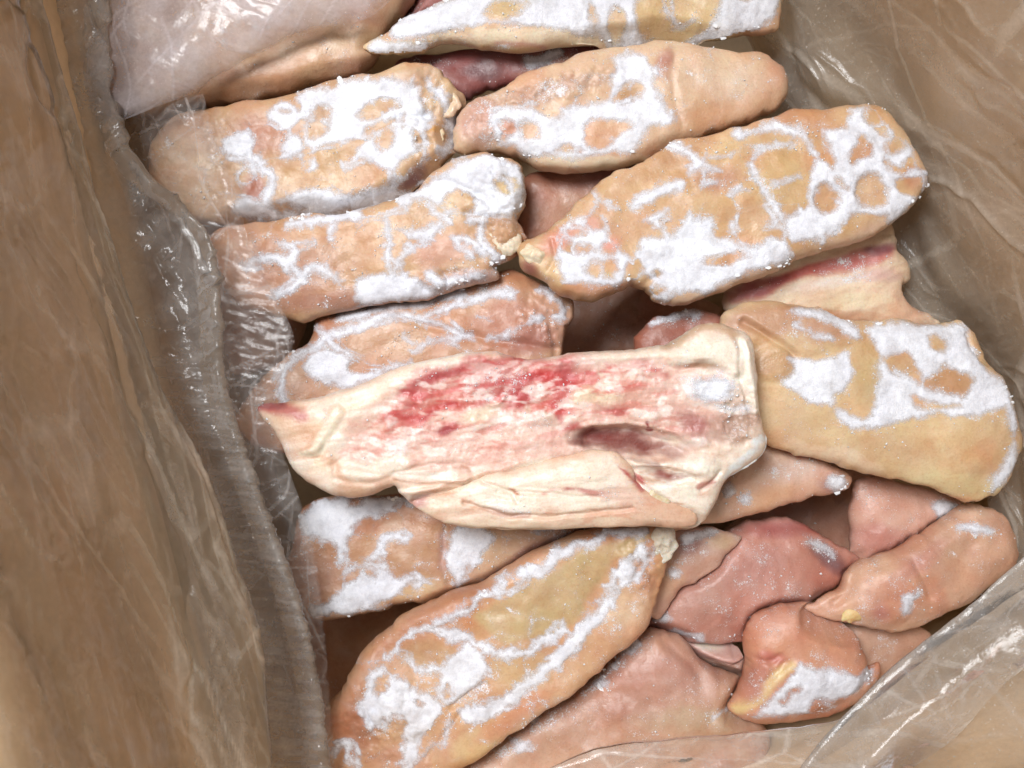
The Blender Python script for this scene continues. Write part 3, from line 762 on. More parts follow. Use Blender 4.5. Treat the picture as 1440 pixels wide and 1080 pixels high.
# --- the broad smooth trotter at the right edge
J_OUT = [(1012,476),(1020,442),(1050,428),(1100,428),(1150,437),(1182,454),(1215,458),(1260,453),(1290,457),(1320,455),(1345,452),(1360,466),(1368,482),(1378,510),(1402,532),(1416,560),(1426,600),(1428,630),(1416,662),(1402,685),(1380,696),(1352,700),(1328,690),(1290,678),(1250,668),(1200,660),(1150,646),(1110,630),(1070,612),(1050,580),(1036,520)]
trotter("broad pale trotter with a white frost sheet, at the right edge of the pile", J_OUT, -18, (224, 190, 136),
  tilt=(0.4, 0), seed=5, web=0, kt=0.42, kb=0.32, lump=1.0,
  relief=[(S(7,(1046,452),(1082,474),(1118,499)), -3.2, 6), (P((1020,440),(1100,432),(1180,452),(1210,472),(1120,500),(1060,460)), 1.4, 8), (E(1086,512,26,22,0), 1.6, 8), (S(5,(1360,470),(1372,500),(1392,515)), -1.8, 4)],
  paint=[(P((1015,470),(1025,440),(1100,432),(1190,455),(1200,475),(1150,480),(1100,470)), (198,144,102), 10, 0.9), (E(1086,512,30,24), (200,152,98), 10, 0.9), (E(1216,520,20,45), (208,176,120), 10, 0.9),
    (E(1260,632,60,20), (210,168,122), 18, 0.7), (E(1350,682,80,18,8), (232,212,152), 12, 0.9), (E(1170,640,70,12,15), (236,208,172), 9, 0.8), (E(1330,540,34,26), (202,150,98), 10, 0.9), (E(1268,512,26,16), (206,160,106), 10, 0.9)],
  dust=[(E(1130,470,60,26,20), 0.55, 18), (E(1370,590,50,30), 0.5, 22), (E(1290,600,80,20), 0.35, 20), (E(1340,480,30,30), 0.5, 12)],
  frost=[('+', P((1105,436),(1160,437),(1190,450),(1206,466),(1208,476),(1190,470),(1160,455),(1120,444))), ('+', P((1118,458),(1150,468),(1172,478),(1165,482),(1140,475))),
    ('+', P((1108,502),(1150,505),(1192,493),(1190,540),(1172,555),(1165,570),(1130,560),(1098,537),(1113,520))),
    ('+', P((1222,458),(1260,453),(1290,458),(1330,456),(1358,456),(1366,490),(1382,515),(1406,536),(1416,562),(1396,575),(1340,585),(1310,582),(1265,592),(1225,602),(1195,606),(1172,580),(1188,575),(1213,590),(1229,570),(1234,520),(1227,480))),
    ('-', P((1242,505),(1260,498),(1280,500),(1289,520),(1292,542),(1275,532),(1255,525),(1243,514))), ('-', P((1300,540),(1312,525),(1330,518),(1358,528),(1364,545),(1350,560),(1325,552),(1305,546))),
    ('+', S(10,(1256,522),(1290,545),(1345,561))), ('-', S(7,(1285,560),(1315,573),(1345,568))), ('-', E(1318,482,14,9,30)),
    ('+', S(11,(1402,540),(1416,575),(1424,605))), ('+', P((1394,684),(1398,665),(1414,645),(1426,622),(1426,648),(1412,672),(1400,688)))])

# --- long diagonal trotter at the bottom
M_OUT = [(462,1000),(480,970),(500,935),(522,905),(560,876),(600,852),(650,835),(700,806),(760,772),(820,753),(880,743),(922,743),(940,765),(936,790),(924,820),(912,856),(903,882),(880,900),(850,928),(810,960),(760,995),(710,1032),(660,1068),(600,1110),(500,1125),(465,1080)]
trotter("long diagonal trotter with olive bare patches ringed by frost, reaching the bottom edge", M_OUT, -20, (216, 166, 116),
  seed=6, web=46, frost_warp=9.0, rough=[(E(905,790,40,60), 1.6, 18, 22), (E(540,1010,70,60), 1.6, 24, 26)], kb=0.4, lump=1.6,
  parts=[('hoof', [(918,744),(934,738),(947,744),(950,764),(944,786),(930,794),(918,782),(914,762)], 8.0, (214,212,190), dict(kt=0.45, kb=0.5, lump=1.6, edge_jag=5.0, mat=M_SKIN, grain=0.35, rough=[(E(0,0,3000,3000), 1.2, 4, 8)]))],
  relief=[(S(7,(636,990),(655,975),(682,962)), -3.0, 5), (E(530,1000,60,50), 1.6, 30), (E(655,1045,40,26,-30), 2.0, 16), (S(6,(600,1065),(630,1030),(650,1000)), -2.2, 6), (S(5,(512,990),(530,1025),(545,1035)), -1.8, 4), (S(8,(600,880),(700,828),(800,778)), 0.8, 6)],
  paint=[(P((665,870),(690,850),(740,825),(780,800),(830,765),(880,757),(920,750),(900,775),(860,790),(850,825),(820,850),(818,865),(790,890),(740,905),(700,895)), (204,174,118), 6),
    (E(600,920,44,26,15), (198,156,104), 9, 0.9), (S(30,(470,1010),(520,930),(600,865),(690,822)), (196,132,88), 16, 0.8), (E(500,1020,36,50,20), (186,116,80), 18, 0.8), (E(665,1045,34,20,-30), (224,192,134), 9, 0.9), (E(720,1005,60,14,-35), (220,150,108), 10, 0.8), (E(880,850,34,30,-50), (222,184,140), 12, 0.7), (E(730,940,40,30), (216,180,126), 10, 0.8), (E(560,1080,40,30), (206,148,114), 14, 0.7)],
  dust=[(P((840,850),(880,800),(920,780),(920,830),(890,880),(830,930),(800,930)), 0.6, 16), (E(660,950,50,40), 0.72, 18), (S(26,(720,1030),(790,975),(880,905)), 0.55, 14), (E(800,770,90,16,-25), 0.5, 14)],
  frost=[('+', S(14,(592,884),(640,864),(700,826),(760,797),(820,766),(860,750),(906,746))), ('+', S(13,(556,912),(580,890),(620,886),(660,901),(690,910),(730,914),(760,902),(788,886))),
    ('+', S(19,(905,772),(878,800),(856,838),(828,878),(800,910),(768,940),(730,966),(700,990),(662,1002))), ('-', P((860,805),(870,800),(880,812),(868,830))),
    ('+', P((868,790),(905,768),(918,788),(900,815),(870,826))), ('-', E(900,790,8,6)),
    ('+', P((520,942),(540,936),(560,952),(600,970),(615,985),(610,1010),(592,1056),(572,1090),(566,1050),(560,1012),(548,1004),(540,1020),(530,1026),(512,1010),(515,970))), ('-', E(541,958,9,16,25)), ('-', P((546,1012),(560,1002),(569,1025),(562,1060),(547,1050))),
    ('+', P((622,935),(650,915),(680,915),(690,938),(672,960),(650,985),(628,985),(618,965))), ('-', E(632,972,4,6)), ('-', S(9,(648,988),(662,975),(680,966))),
    ('+', S(7,(560,918),(590,934),(622,950))), ('+', S(7,(598,1058),(612,1045),(626,1036))), ('+', S(12,(470,1060),(488,1050),(494,1075))), ('+', S(6,(630,1030),(634,1015)))])

# --- third row left
G_OUT = [(301,335),(336,318),(430,308),(500,300),(560,285),(590,264),(610,242),(640,226),(690,220),(726,230),(738,246),(737,272),(733,298),(724,312),(735,330),(732,347),(718,362),(694,370),(702,384),(682,394),(648,398),(620,409),(580,419),(530,424),(470,438),(420,448),(346,430),(316,395),(304,360)]
trotter("trotter with split cream toes pointing right, left of the big frosted one's pointed hoof", G_OUT, -23, (208, 162, 112),
  tilt=(0.8, 0), seed=7, kb=0.4, rough=[(E(705,300,45,80), 2.4, 16, 20), (E(640,395,70,18), 2.0, 8, 15)], lump=1.6,
  parts=[('hoof', [(690,322),(708,310),(722,318),(736,330),(730,350),(712,360),(692,352),(684,336)], 7.0, (232,222,192), dict(kt=0.45, kb=0.5, lump=1.6, edge_jag=5.0, mat=M_SKIN, grain=0.35, rough=[(E(0,0,3000,3000), 1.2, 4, 8)]))],
  relief=[(E(612,398,13,10), 1.6, 5), (E(640,396,13,10), 1.6, 5), (E(668,388,13,10), 1.6, 5), (S(6,(655,300),(690,305),(728,308)), -2.6, 6), (S(7,(600,255),(650,262),(690,290)), -1.8, 6), (E(715,265,22,26), 1.5, 8), (S(5,(625,385),(627,405)), -1.5, 4), (S(5,(654,385),(656,402)), -1.5, 4)],
  paint=[(E(400,390,80,50), (184,122,84), 30, 0.8), (E(620,352,44,22), (218,162,132), 12, 0.9), (E(480,422,90,16,-6), (178,112,84), 12, 0.8), (E(650,395,50,12,-8), (216,176,164), 8, 0.8), (E(715,270,26,30), (216,190,132), 9, 0.9), (E(600,275,30,12,-30), (198,160,112), 9, 0.6), (E(640,290,30,20), (212,176,120), 9, 0.8), (E(715,308,18,6), (190,150,112), 5)],  # first patch browns the left part: skin tone plus some painted shade
  dust=[(E(640,390,60,16,-5), 0.7, 12), (E(560,405,60,20), 0.6, 15), (E(480,310,90,12,-5), 0.6, 12), (E(600,250,40,16,-30), 0.6, 12), (E(370,345,36,26), 0.6, 16)],
  frost=[('+', P((590,268),(620,246),(660,226),(700,222),(730,236),(736,268),(732,296),(700,306),(672,304),(640,300),(612,286))), ('-', E(648,286,24,16,10)), ('-', E(714,262,17,13,10)), ('+', S(15,(405,316),(440,308),(500,302),(545,292),(590,274),(640,258))), ('+', S(9,(540,300),(545,340),(548,380),(550,400))),
    ('+', S(8,(552,385),(575,355),(600,338),(618,312))), ('+', P((553,326),(590,322),(616,308),(622,316),(604,336),(590,342),(585,334))), ('+', S(6,(602,285),(615,300),(628,310))),
    ('+', S(9,(650,262),(675,280),(690,298),(680,310),(664,310))), ('+', S(9,(690,300),(712,300),(732,292))), ('+', S(9,(648,234),(690,246),(718,262),(722,276))), ('+', P((636,230),(690,221),(722,232),(718,241),(680,240),(650,252),(640,248))), ('+', S(6,(700,284),(720,292),(736,280))),
    ('+', S(9,(678,312),(674,338),(690,356),(704,374),(728,384))), ('+', S(7,(640,336),(660,340),(682,356))), ('+', S(6,(640,336),(650,352),(664,358))),
    ('+', P((500,398),(510,388),(540,384),(572,390),(600,400),(622,413),(610,418),(560,424),(520,432),(504,424))), ('+', P((594,386),(610,378),(622,388),(640,384),(652,390),(668,382),(680,386),(684,394),(648,398),(620,408),(606,400))),
    ('+', S(10,(352,372),(395,365),(425,386),(440,374),(468,384),(476,396))), ('+', S(10,(404,372),(412,352),(402,346))), ('+', S(9,(430,386),(412,405),(386,412))), ('+', S(7,(405,346),(440,341))), ('+', S(5,(468,316),(466,336))), ('+', S(5,(690,236),(705,250)))])

# --- second row, middle
C_OUT = [(640,196),(644,176),(656,152),(674,140),(700,131),(740,107),(790,94),(860,76),(925,64),(985,74),(1050,76),(1082,86),(1100,102),(1105,120),(1096,145),(1078,163),(1040,178),(990,190),(950,203),(925,213),(890,228),(840,236),(800,239),(760,236),(738,222),(700,214),(660,215),(644,210)]
trotter("trotter with a frost collar and a blunt rounded bare right end, second row", C_OUT, -26, (224, 190, 150),
  seed=8, kb=0.45, rough=[(E(680,175,46,40), 1.4, 14, 16), (E(780,125,100,18,-14), 1.6, 10, 16)], lump=1.3,
  relief=[(S(5,(950,80),(945,120),(960,180)), -1.0, 6), (E(690,180,40,26), 0.8, 12)],
  paint=[(E(675,172,36,32), (206,148,124), 14, 0.9), (E(830,229,100,11,2), (238,218,184), 7), (E(1030,160,80,20,-12), (206,150,104), 14, 0.7), (E(935,92,14,18), (188,118,94), 8, 0.9), (E(770,128,90,14,-14), (196,154,128), 12, 0.8), (E(1000,115,70,26), (222,192,160), 20, 0.7), (E(885,132,22,13,-30), (200,152,96), 6), (E(714,182,12,16), (212,140,100), 5), (E(1095,110,10,20), (206,150,110), 8, 0.7)],  # lower right end painted browner, underside shading put into the colour
  dust=[(E(680,172,42,34), 0.72, 14), (E(765,130,95,22,-14), 0.78, 14), (E(985,112,36,16), 0.72, 14), (E(1030,115,80,36), 0.5, 20), (E(700,145,40,10), 0.6, 10)],
  frost=[('+', P((695,166),(706,155),(730,150),(755,155),(775,168),(795,157),(820,150),(850,141),(858,122),(866,92),(858,80),(912,78),(915,120),(930,140),(946,170),(936,178),(916,180),(905,196),(885,213),(860,216),(830,218),(800,223),(770,219),(740,216),(720,205),(698,196))),
    ('-', E(713,180,13,12)), ('-', E(706,195,7,10)), ('-', P((732,172),(752,172),(756,195),(733,196))), ('-', P((822,173),(850,170),(880,170),(886,182),(868,190),(850,206),(822,205))), ('-', E(798,212,20,8,-10)), ('-', P((860,140),(870,128),(885,118),(905,118),(908,130),(895,140),(875,147)))])

# --- top row, middle
B_OUT = [(514,70),(530,54),(545,46),(560,32),(600,15),(640,0),(700,-25),(800,-45),(950,-50),(1060,-40),(1098,-10),(1098,8),(1088,38),(1072,46),(1020,51),(980,59),(920,62),(850,63),(760,66),(680,65),(620,63),(590,74),(540,80)]
trotter("heavily frosted trotter with a cream lower edge, cut off by the top of the picture", B_OUT, -24, (228, 200, 152),
  seed=9, web=0, kt=0.7, kb=0.45, lump=1.2,
  paint=[(E(740,54,140,12,-1), (242,228,194), 7), (S(4,(700,66),(850,64)), (206,120,110), 4, 0.8), (E(570,56,30,8), (208,150,120), 8, 0.8), (E(955,15,60,36), (222,190,128), 12, 0.9), (E(715,14,34,17), (214,184,126), 8)],
  dust=[(E(600,62,90,12), 0.7, 10), (E(860,40,200,30), 0.3, 20)],
  frost=[('+', P((548,45),(560,30),(590,14),(640,-2),(700,-20),(850,-30),(1060,-25),(1092,0),(1084,26),(1050,48),(1000,54),(960,56),(915,60),(860,62),(850,50),(800,46),(750,40),(700,36),(640,42),(600,50),(560,50))),
    ('-', E(712,16,30,15,-12)), ('-', E(832,20,8,14)), ('-', E(868,28,13,20,-15)), ('-', P((900,0),(950,-12),(1005,-10),(1010,15),(992,42),(950,48),(912,44),(895,28))), ('-', E(1045,-5,14,8)),
    ('+', S(5,(930,0),(940,18),(955,30),(978,26))), ('+', S(4,(945,22),(948,0))), ('+', P((516,72),(534,56),(580,62),(650,66),(720,66),(690,72),(620,74),(560,80)))])

# --- second row, left
F_OUT = [(220,215),(235,188),(260,164),(340,150),(420,136),(470,120),(520,110),(560,100),(598,99),(620,107),(638,130),(650,146),(640,165),(632,185),(636,205),(622,225),(603,243),(560,282),(540,300),(470,315),(400,325),(340,320),(260,305),(225,270)]
trotter("trotter with long oval bare patches in frost and yellowish toes, second row left", F_OUT, -27, (206, 166, 120),
  tilt=(0.6, 0), seed=10, kb=0.4, rough=[(E(610,165,40,75), 2.6, 16, 20), (E(330,210,60,50), 1.0, 20, 24)], lump=1.4,
  parts=[('hoof', [(604,142),(612,130),(628,126),(642,134),(648,147),(636,160),(618,164),(606,154)], 6.0, (232,214,178), dict(kt=0.45, kb=0.5, lump=1.6, edge_jag=5.0, mat=M_SKIN, grain=0.35, rough=[(E(0,0,3000,3000), 1.2, 4, 8)])),
         ('hoof', [(596,196),(606,182),(616,178),(620,195),(614,214),(602,218),(595,208)], 6.0, (230,212,168), dict(kt=0.45, kb=0.5, lump=1.6, edge_jag=5.0, mat=M_SKIN, grain=0.35, rough=[(E(0,0,3000,3000), 1.2, 4, 8)]))],
  relief=[(S(7,(545,275),(575,255),(600,240)), -3.0, 6), (S(5,(560,165),(600,165),(625,168)), -1.8, 5), (S(5,(500,196),(560,170)), -0.8, 4)],
  paint=[(E(330,190,70,34), (196,156,118), 24, 0.8), (E(372,190,46,30), (194,132,102), 16, 0.8), (E(357,268,18,22), (170,88,58), 10, 0.9), (E(580,252,26,9,-35), (128,64,58), 7), (E(606,180,11,6), (218,160,66), 4), (E(565,112,60,14,-6), (204,168,132), 10, 0.9), (E(640,185,14,26), (186,140,120), 8, 0.8), (E(455,240,60,26,-8), (210,166,108), 12, 0.8)],
  dust=[(E(560,112,64,14,-6), 0.62, 10), (E(410,200,30,24), 0.62, 14), (E(340,200,30,24), 0.6, 14), (E(590,150,30,24), 0.7, 14), (E(590,240,30,14,-35), 0.55, 10), (E(450,290,120,16), 0.6, 14)],
  frost=[('+', P((421,140),(440,126),(470,122),(498,112),(520,118),(560,112),(590,126),(595,150),(606,165),(598,190),(600,222),(572,245),(556,262),(556,278),(500,290),(440,296),(400,288),(390,280),(430,270),(520,268),(555,250),(540,235),(500,238),(432,205),(430,170),(424,150))),
    ('-', P((443,160),(465,150),(466,168),(456,186),(440,196),(434,190))), ('-', E(533,152,33,12,-20)), ('-', P((392,248),(420,224),(460,207),(505,192),(520,176),(556,166),(558,184),(530,190),(512,205),(500,222),(540,236),(552,250),(540,264),(480,268),(420,264),(400,258))),
    ('+', S(7,(488,234),(505,222),(522,208),(530,190))), ('+', S(6,(505,222),(530,226),(545,232))), ('-', E(541,196,16,18,20)), ('-', P((566,160),(576,162),(574,182),(565,184))), ('-', P((582,184),(594,182),(594,206),(580,206))),
    ('+', E(440,232,7,8)), ('+', P((376,166),(395,147),(414,152),(418,170),(405,182),(388,176))), ('-', E(404,158,8,4)), ('+', P((320,196),(350,187),(352,214),(334,220),(318,210))), ('+', P((396,212),(412,192),(428,206),(408,226))),
    ('+', S(11,(362,222),(374,240),(384,252),(374,288))), ('+', P((336,242),(360,228),(358,252),(338,258))), ('+', S(16,(440,304),(500,300),(560,284),(596,262))), ('+', S(12,(600,120),(625,140),(636,180),(626,215))), ('+', P((330,300),(345,276),(372,290),(420,292),(470,284),(440,300),(380,305)))])

# --- lower right, with the small toenail
Q_OUT = [(1130,850),(1150,841),(1184,826),(1200,802),(1240,782),(1290,757),(1330,728),(1358,710),(1386,712),(1404,724),(1420,755),(1422,788),(1394,816),(1346,846),(1300,874),(1265,884),(1240,883),(1215,878),(1190,872),(1160,866)]
trotter("orange-pink trotter with a small yellow toenail, beside the film fold at lower right", Q_OUT, -34, (216, 162, 124),
  seed=11, grain=0.34, cap=18, web=0, kb=0.5, lump=1.8,
  parts=[('toenail', [(1180,864),(1187,854),(1204,852),(1220,858),(1215,871),(1196,878),(1183,873)], 6.5, (232,208,146), dict(kt=0.6, kb=0.5))],
  relief=[(S(7,(1200,800),(1196,830),(1176,850)), -2.4, 8), (S(6,(1285,790),(1300,820),(1310,840)), -2.0, 8), (E(1245,835,44,34), 2.0, 18), (S(7,(1225,800),(1290,780),(1340,745)), -1.5, 8)],
  paint=[(E(1250,845,44,30), (212,138,100), 16, 0.8), (E(1238,862,14,10), (200,118,100), 8, 0.8), (E(1330,770,60,26,-30), (200,150,114), 18, 0.7), (E(1160,852,30,12,-15), (222,160,124), 9, 0.8), (E(1290,790,50,14,-35), (204,130,110), 12, 0.7)],
  dust=[(E(1272,848,20,24), 0.8, 10), (E(1360,745,32,14), 0.7, 10), (E(1330,790,60,40), 0.36, 20), (E(1340,780,12,8), 0.7, 6)],
  frost=[('+', P((1262,838),(1270,832),(1290,830),(1282,846),(1278,862),(1268,862),(1268,848))), ('+', S(8,(1350,742),(1370,740),(1388,746)))])

R_OUT = [(1034,1000),(1026,988),(1044,960),(1052,930),(1048,902),(1060,874),(1085,857),(1120,850),(1150,857),(1188,882),(1206,915),(1214,938),(1232,930),(1226,958),(1195,985),(1160,1000),(1100,1008),(1060,1010)]
trotter("rounded orange trotter with a frosted yellow-edged lower side, lowest at the right", R_OUT, -32, (220, 152, 112),
  seed=12, grain=0.34, cap=18, web=0, kb=0.5, lump=1.6,
  relief=[(S(6,(1062,925),(1080,930),(1096,920)), -2.2, 5), (E(1066,935,14,18), 1.2, 6), (S(6,(1040,985),(1080,955),(1105,930)), -1.4, 6), (P((1040,1000),(1090,945),(1130,925),(1180,940),(1215,945),(1180,990),(1100,1008)), 1.2, 6)],
  paint=[(E(1080,926,20,10), (206,104,88), 8, 0.9), (S(13,(1034,998),(1060,982),(1086,958),(1110,936)), (230,200,128), 6), (E(1140,880,40,20), (218,140,100), 14, 0.7), (E(1165,993,26,9,-10), (190,120,76), 6), (E(1060,955,16,30,25), (196,108,76), 9, 0.8), (E(1095,870,40,12,-10), (226,168,142), 10, 0.8)],
  dust=[(E(1150,930,60,20), 0.62, 14), (E(1125,880,14,8), 0.7, 6), (E(1090,885,8,8), 0.7, 5), (E(1130,900,70,40), 0.34, 20), (S(8,(1045,1000),(1090,965)), 0.6, 6)],
  frost=[('+', P((1060,1003),(1085,975),(1108,948),(1122,930),(1140,938),(1165,940),(1200,948),(1222,936),(1224,952),(1188,980),(1150,998),(1095,1006))), ('-', P((1140,990),(1150,984),(1165,986),(1184,980),(1186,990),(1160,998),(1142,1000))), ('-', S(5,(1098,984),(1120,966)))])

A_OUT = [(184,160),(264,150),(344,138),(434,118),(509,96),(540,48),(590,-20),(560,-80),(300,-80),(180,-20),(140,80)]
trotter("smooth bare tan trotter at the top left, half covered by milky film", A_OUT, -32, (206, 164, 122),
  seed=13, kb=0.45, lump=1.0, paint=[(E(350,110,90,20,-12), (190,138,100), 16, 0.6), (E(500,60,40,26), (216,184,140), 14, 0.8)], dust=[(E(330,30,160,50,-20), 0.6, 30)])  # darker lower patch paints in the shade of the rounded underside

L_OUT = [(415,760),(430,722),(470,700),(560,702),(640,694),(760,700),(850,720),(850,760),(800,790),(740,800),(690,815),(650,832),(612,842),(560,850),(500,860),(450,866),(425,840),(410,800)]
trotter("brown trotter with white frost bands, directly below the cut face up one at left", L_OUT, -36, (198, 146, 102),
  tilt=(0, 1.0), seed=14, frost_warp=7.0, kt=0.7, kb=0.45, lump=1.4,
  relief=[(S(6,(628,740),(622,790),(632,822)), -2.0, 6), (E(580,780,40,30), 1.0, 16)],
  paint=[(E(700,770,60,30), (220,184,140), 16, 0.8), (S(10,(622,750),(622,800)), (200,150,140), 6, 0.7), (E(580,830,40,12,-12), (218,182,132), 8, 0.9), (E(450,810,40,30), (180,116,76), 18, 0.7), (S(14,(690,815),(760,770),(840,745)), (170,108,90), 8, 0.8)],
  dust=[(E(660,765,30,30), 0.7, 12), (E(740,760,70,16,-20), 0.55, 12), (E(600,800,30,12), 0.5, 10), (E(480,715,50,14), 0.5, 12)],
  frost=[('+', P((428,726),(470,700),(570,698),(576,706),(540,716),(510,732),(490,756),(487,782),(477,802),(473,776),(450,762),(430,748))), ('+', S(11,(484,806),(515,790),(540,765),(554,752),(572,757))),
    ('+', P((440,852),(470,836),(500,816),(520,788),(545,796),(560,808),(612,814),(572,822),(545,846),(500,858),(450,864))), ('-', E(524,806,8,6,-30)), ('+', P((638,746),(692,744),(682,770),(662,790),(652,818),(640,826),(632,790))), ('+', S(6,(752,742),(780,738))), ('-', E(458,780,16,20)), ('-', E(498,784,12,10))])

H_OUT = [(345,560),(370,535),(410,502),(440,484),(452,442),(480,441),(540,429),(600,416),(650,403),(690,386),(720,380),(760,404),(792,414),(804,430),(800,450),(788,470),(786,500),(790,540),(700,580),(560,620),(430,640),(360,620),(330,590)]
trotter("brown trotter with looping frost lines, half hidden behind the cut face up one", H_OUT, -34, (202, 150, 106),
  seed=15, rough=[(E(770,440,40,50), 1.6, 14, 22)], kt=0.5, kb=0.42, lump=1.4,
  relief=[(S(7,(560,445),(620,462),(700,480),(780,490)), -2.2, 8), (S(6,(770,440),(778,470),(780,500)), -1.6, 5)],
  paint=[(E(730,460,70,40), (196,126,96), 20, 0.8), (E(745,480,40,22), (172,98,80), 14, 0.7), (E(720,412,50,12,-8), (206,150,108), 10, 0.7), (E(390,560,50,40), (190,136,100), 20, 0.6), (E(540,480,60,24,-5), (204,154,106), 14, 0.8)],
  dust=[(E(560,460,100,20,10), 0.5, 16), (E(430,530,50,30), 0.5, 16), (E(790,430,14,20), 0.6, 8)],
  frost=[('+', S(15,(480,444),(560,430),(640,412))), ('+', S(12,(412,506),(450,484),(500,460),(560,444),(610,455),(660,474))), ('+', S(9,(446,462),(480,492),(510,512),(545,517),(580,510))), ('+', S(10,(450,488),(420,508),(394,524))),
    ('+', P((440,498),(470,494),(515,515),(542,522),(520,537),(480,547),(450,534),(430,518))), ('+', S(9,(402,520),(398,566))), ('+', S(8,(596,446),(650,428),(690,411),(722,414))), ('+', S(8,(764,408),(782,420),(794,436),(784,448))), ('+', S(9,(658,474),(606,482),(586,496))), ('+', S(5,(756,446),(736,462),(690,476))), ('+', S(4,(672,444),(692,450))), ('+', S(5,(566,474),(580,484)))])

O_OUT = [(950,738),(1000,690),(1030,660),(1075,618),(1110,632),(1150,645),(1182,660),(1192,670),(1188,684),(1168,692),(1120,704),(1080,718),(1020,732),(970,742)]
trotter("pinkish rimed trotter end poking out right of the cut face up one", O_OUT, -32, (222, 178, 146),
  seed=16, web=0, kt=0.55, kb=0.45,
  paint=[(S(7,(1080,620),(1120,634),(1150,646)), (214,98,86), 5), (E(1165,680,18,10), (190,140,130), 7), (E(1120,660,40,20), (224,190,172), 14, 0.7), (E(1080,700,40,14,-20), (222,170,124), 10, 0.7)],
  dust=[(E(1110,660,60,26,-15), 0.68, 18), (E(1030,700,40,30), 0.5, 16)], frost=[('+', E(1026,690,6,7)), ('+', E(1050,700,7,6)), ('+', P((1165,676),(1182,668),(1188,680),(1176,688)))])

N2_OUT = [(905,850),(915,800),(930,762),(960,742),(1010,744),(1040,754),(1036,766),(1010,790),(980,810),(950,835),(925,868)]
trotter("small pale rime-dusted trotter end beside the grey-cream hoof of the diagonal one", N2_OUT, -36, (218, 174, 152),
  seed=17, web=0, kt=0.55, kb=0.45, paint=[(E(968,765,14,10), (150,92,92), 8, 0.8), (E(1015,760,20,10), (226,190,150), 7), (E(940,810,20,30,30), (220,172,132), 10, 0.7)],
  dust=[(E(970,770,50,26,-20), 0.7, 14)], frost=[('+', P((955,752),(985,745),(1010,748),(990,760),(965,765))), ('+', E(948,805,8,8))])

I_OUT = [(1020,415),(1040,382),(1080,358),(1140,336),(1200,318),(1236,308),(1252,332),(1258,355),(1270,370),(1268,394),(1258,410),(1284,435),(1320,458),(1270,468),(1200,462),(1120,455),(1040,445)]
trotter("cut trotter with a bright red streak over cream fat, squeezed under the big frosted one", I_OUT, -38, (238, 212, 178),
  seed=18, kt=0.7, kb=0.45, fiber=0.5, fiber_rot=-14,
  paint=[(P((1026,418),(1110,382),(1200,352),(1250,345),(1244,362),(1150,388),(1090,408),(1040,428)), (206,96,82), 8), (E(1062,406,38,13,-18), (172,44,42), 9), (E(1240,346,22,8,-5), (146,64,70), 7), (E(1150,402,56,10,-12), (238,226,212), 7), (E(1150,446,90,12,3), (208,150,106), 9, 0.9), (E(1230,385,36,12,-5), (226,190,176), 8), (E(1200,425,50,10,-5), (240,222,182), 8)],
  dust=[(E(1200,375,60,26,-15), 0.72, 14), (E(1090,415,50,10,-15), 0.5, 8)])

J2_OUT = [(895,480),(910,457),(930,444),(960,436),(1000,442),(1018,454),(1010,490),(960,520),(900,520)]
trotter("dark brown trotter stub with a frosted top, behind the cut face up one", J2_OUT, -38, (172, 100, 74), seed=19, web=0, 
  dust=[(E(945,445,40,12,-10), 0.7, 8)], frost=[('+', S(9,(914,454),(940,444),(978,444)))])

B0_OUT = [(505,5),(540,-10),(600,-30),(680,-30),(640,3),(600,16),(555,20),(515,18)]
trotter("pink rimed trotter edge at the very top, left of the heavily frosted one", B0_OUT, -30, (196, 126, 122), seed=20, dust=[(E(560,10,60,20), 0.7, 14)])

S_OUT = [(640,1085),(700,1040),(780,990),(850,942),(890,902),(920,888),(955,902),(1000,940),(1040,952),(1066,962),(1058,1000),(1080,1045),(1000,1100),(800,1140),(660,1130)]
trotter("dull brownish-pink trotter sprinkled with ice grains, at the bottom beside the long diagonal one", S_OUT, -40, (208, 162, 130),
  seed=21, grain=0.34, cap=18, kt=0.7, kb=0.4, lump=2.0,
  relief=[(S(8,(930,900),(965,930),(985,950)), -2.0, 8), (E(940,955,60,30,10), 2.0, 24)],
  paint=[(E(930,950,80,38), (192,132,114), 24, 0.7), (E(980,1012,90,18), (194,164,124), 14, 0.7), (E(790,1030,60,30,-30), (196,146,112), 18, 0.6), (E(880,995,50,20), (186,130,110), 16, 0.5), (E(995,965,12,20), (220,176,156), 7)],
  dust=[(P((650,1080),(780,985),(880,900),(930,890),(900,930),(800,1010),(700,1085)), 0.72, 16), (E(860,1020,120,50), 0.42, 40), (E(950,940,70,40), 0.42, 30), (E(1000,1010,60,20), 0.5, 16)], web=0, frost_warp=10.0,
  frost=[('+', S(13,(690,1040),(720,1016),(752,1002))), ('+', S(9,(790,975),(826,948),(846,944))), ('+', S(12,(860,930),(884,908),(900,900))), ('+', E(846,962,9,6)), ('+', E(730,1046,14,10)), ('+', S(7,(1004,1006),(1030,1000)))])

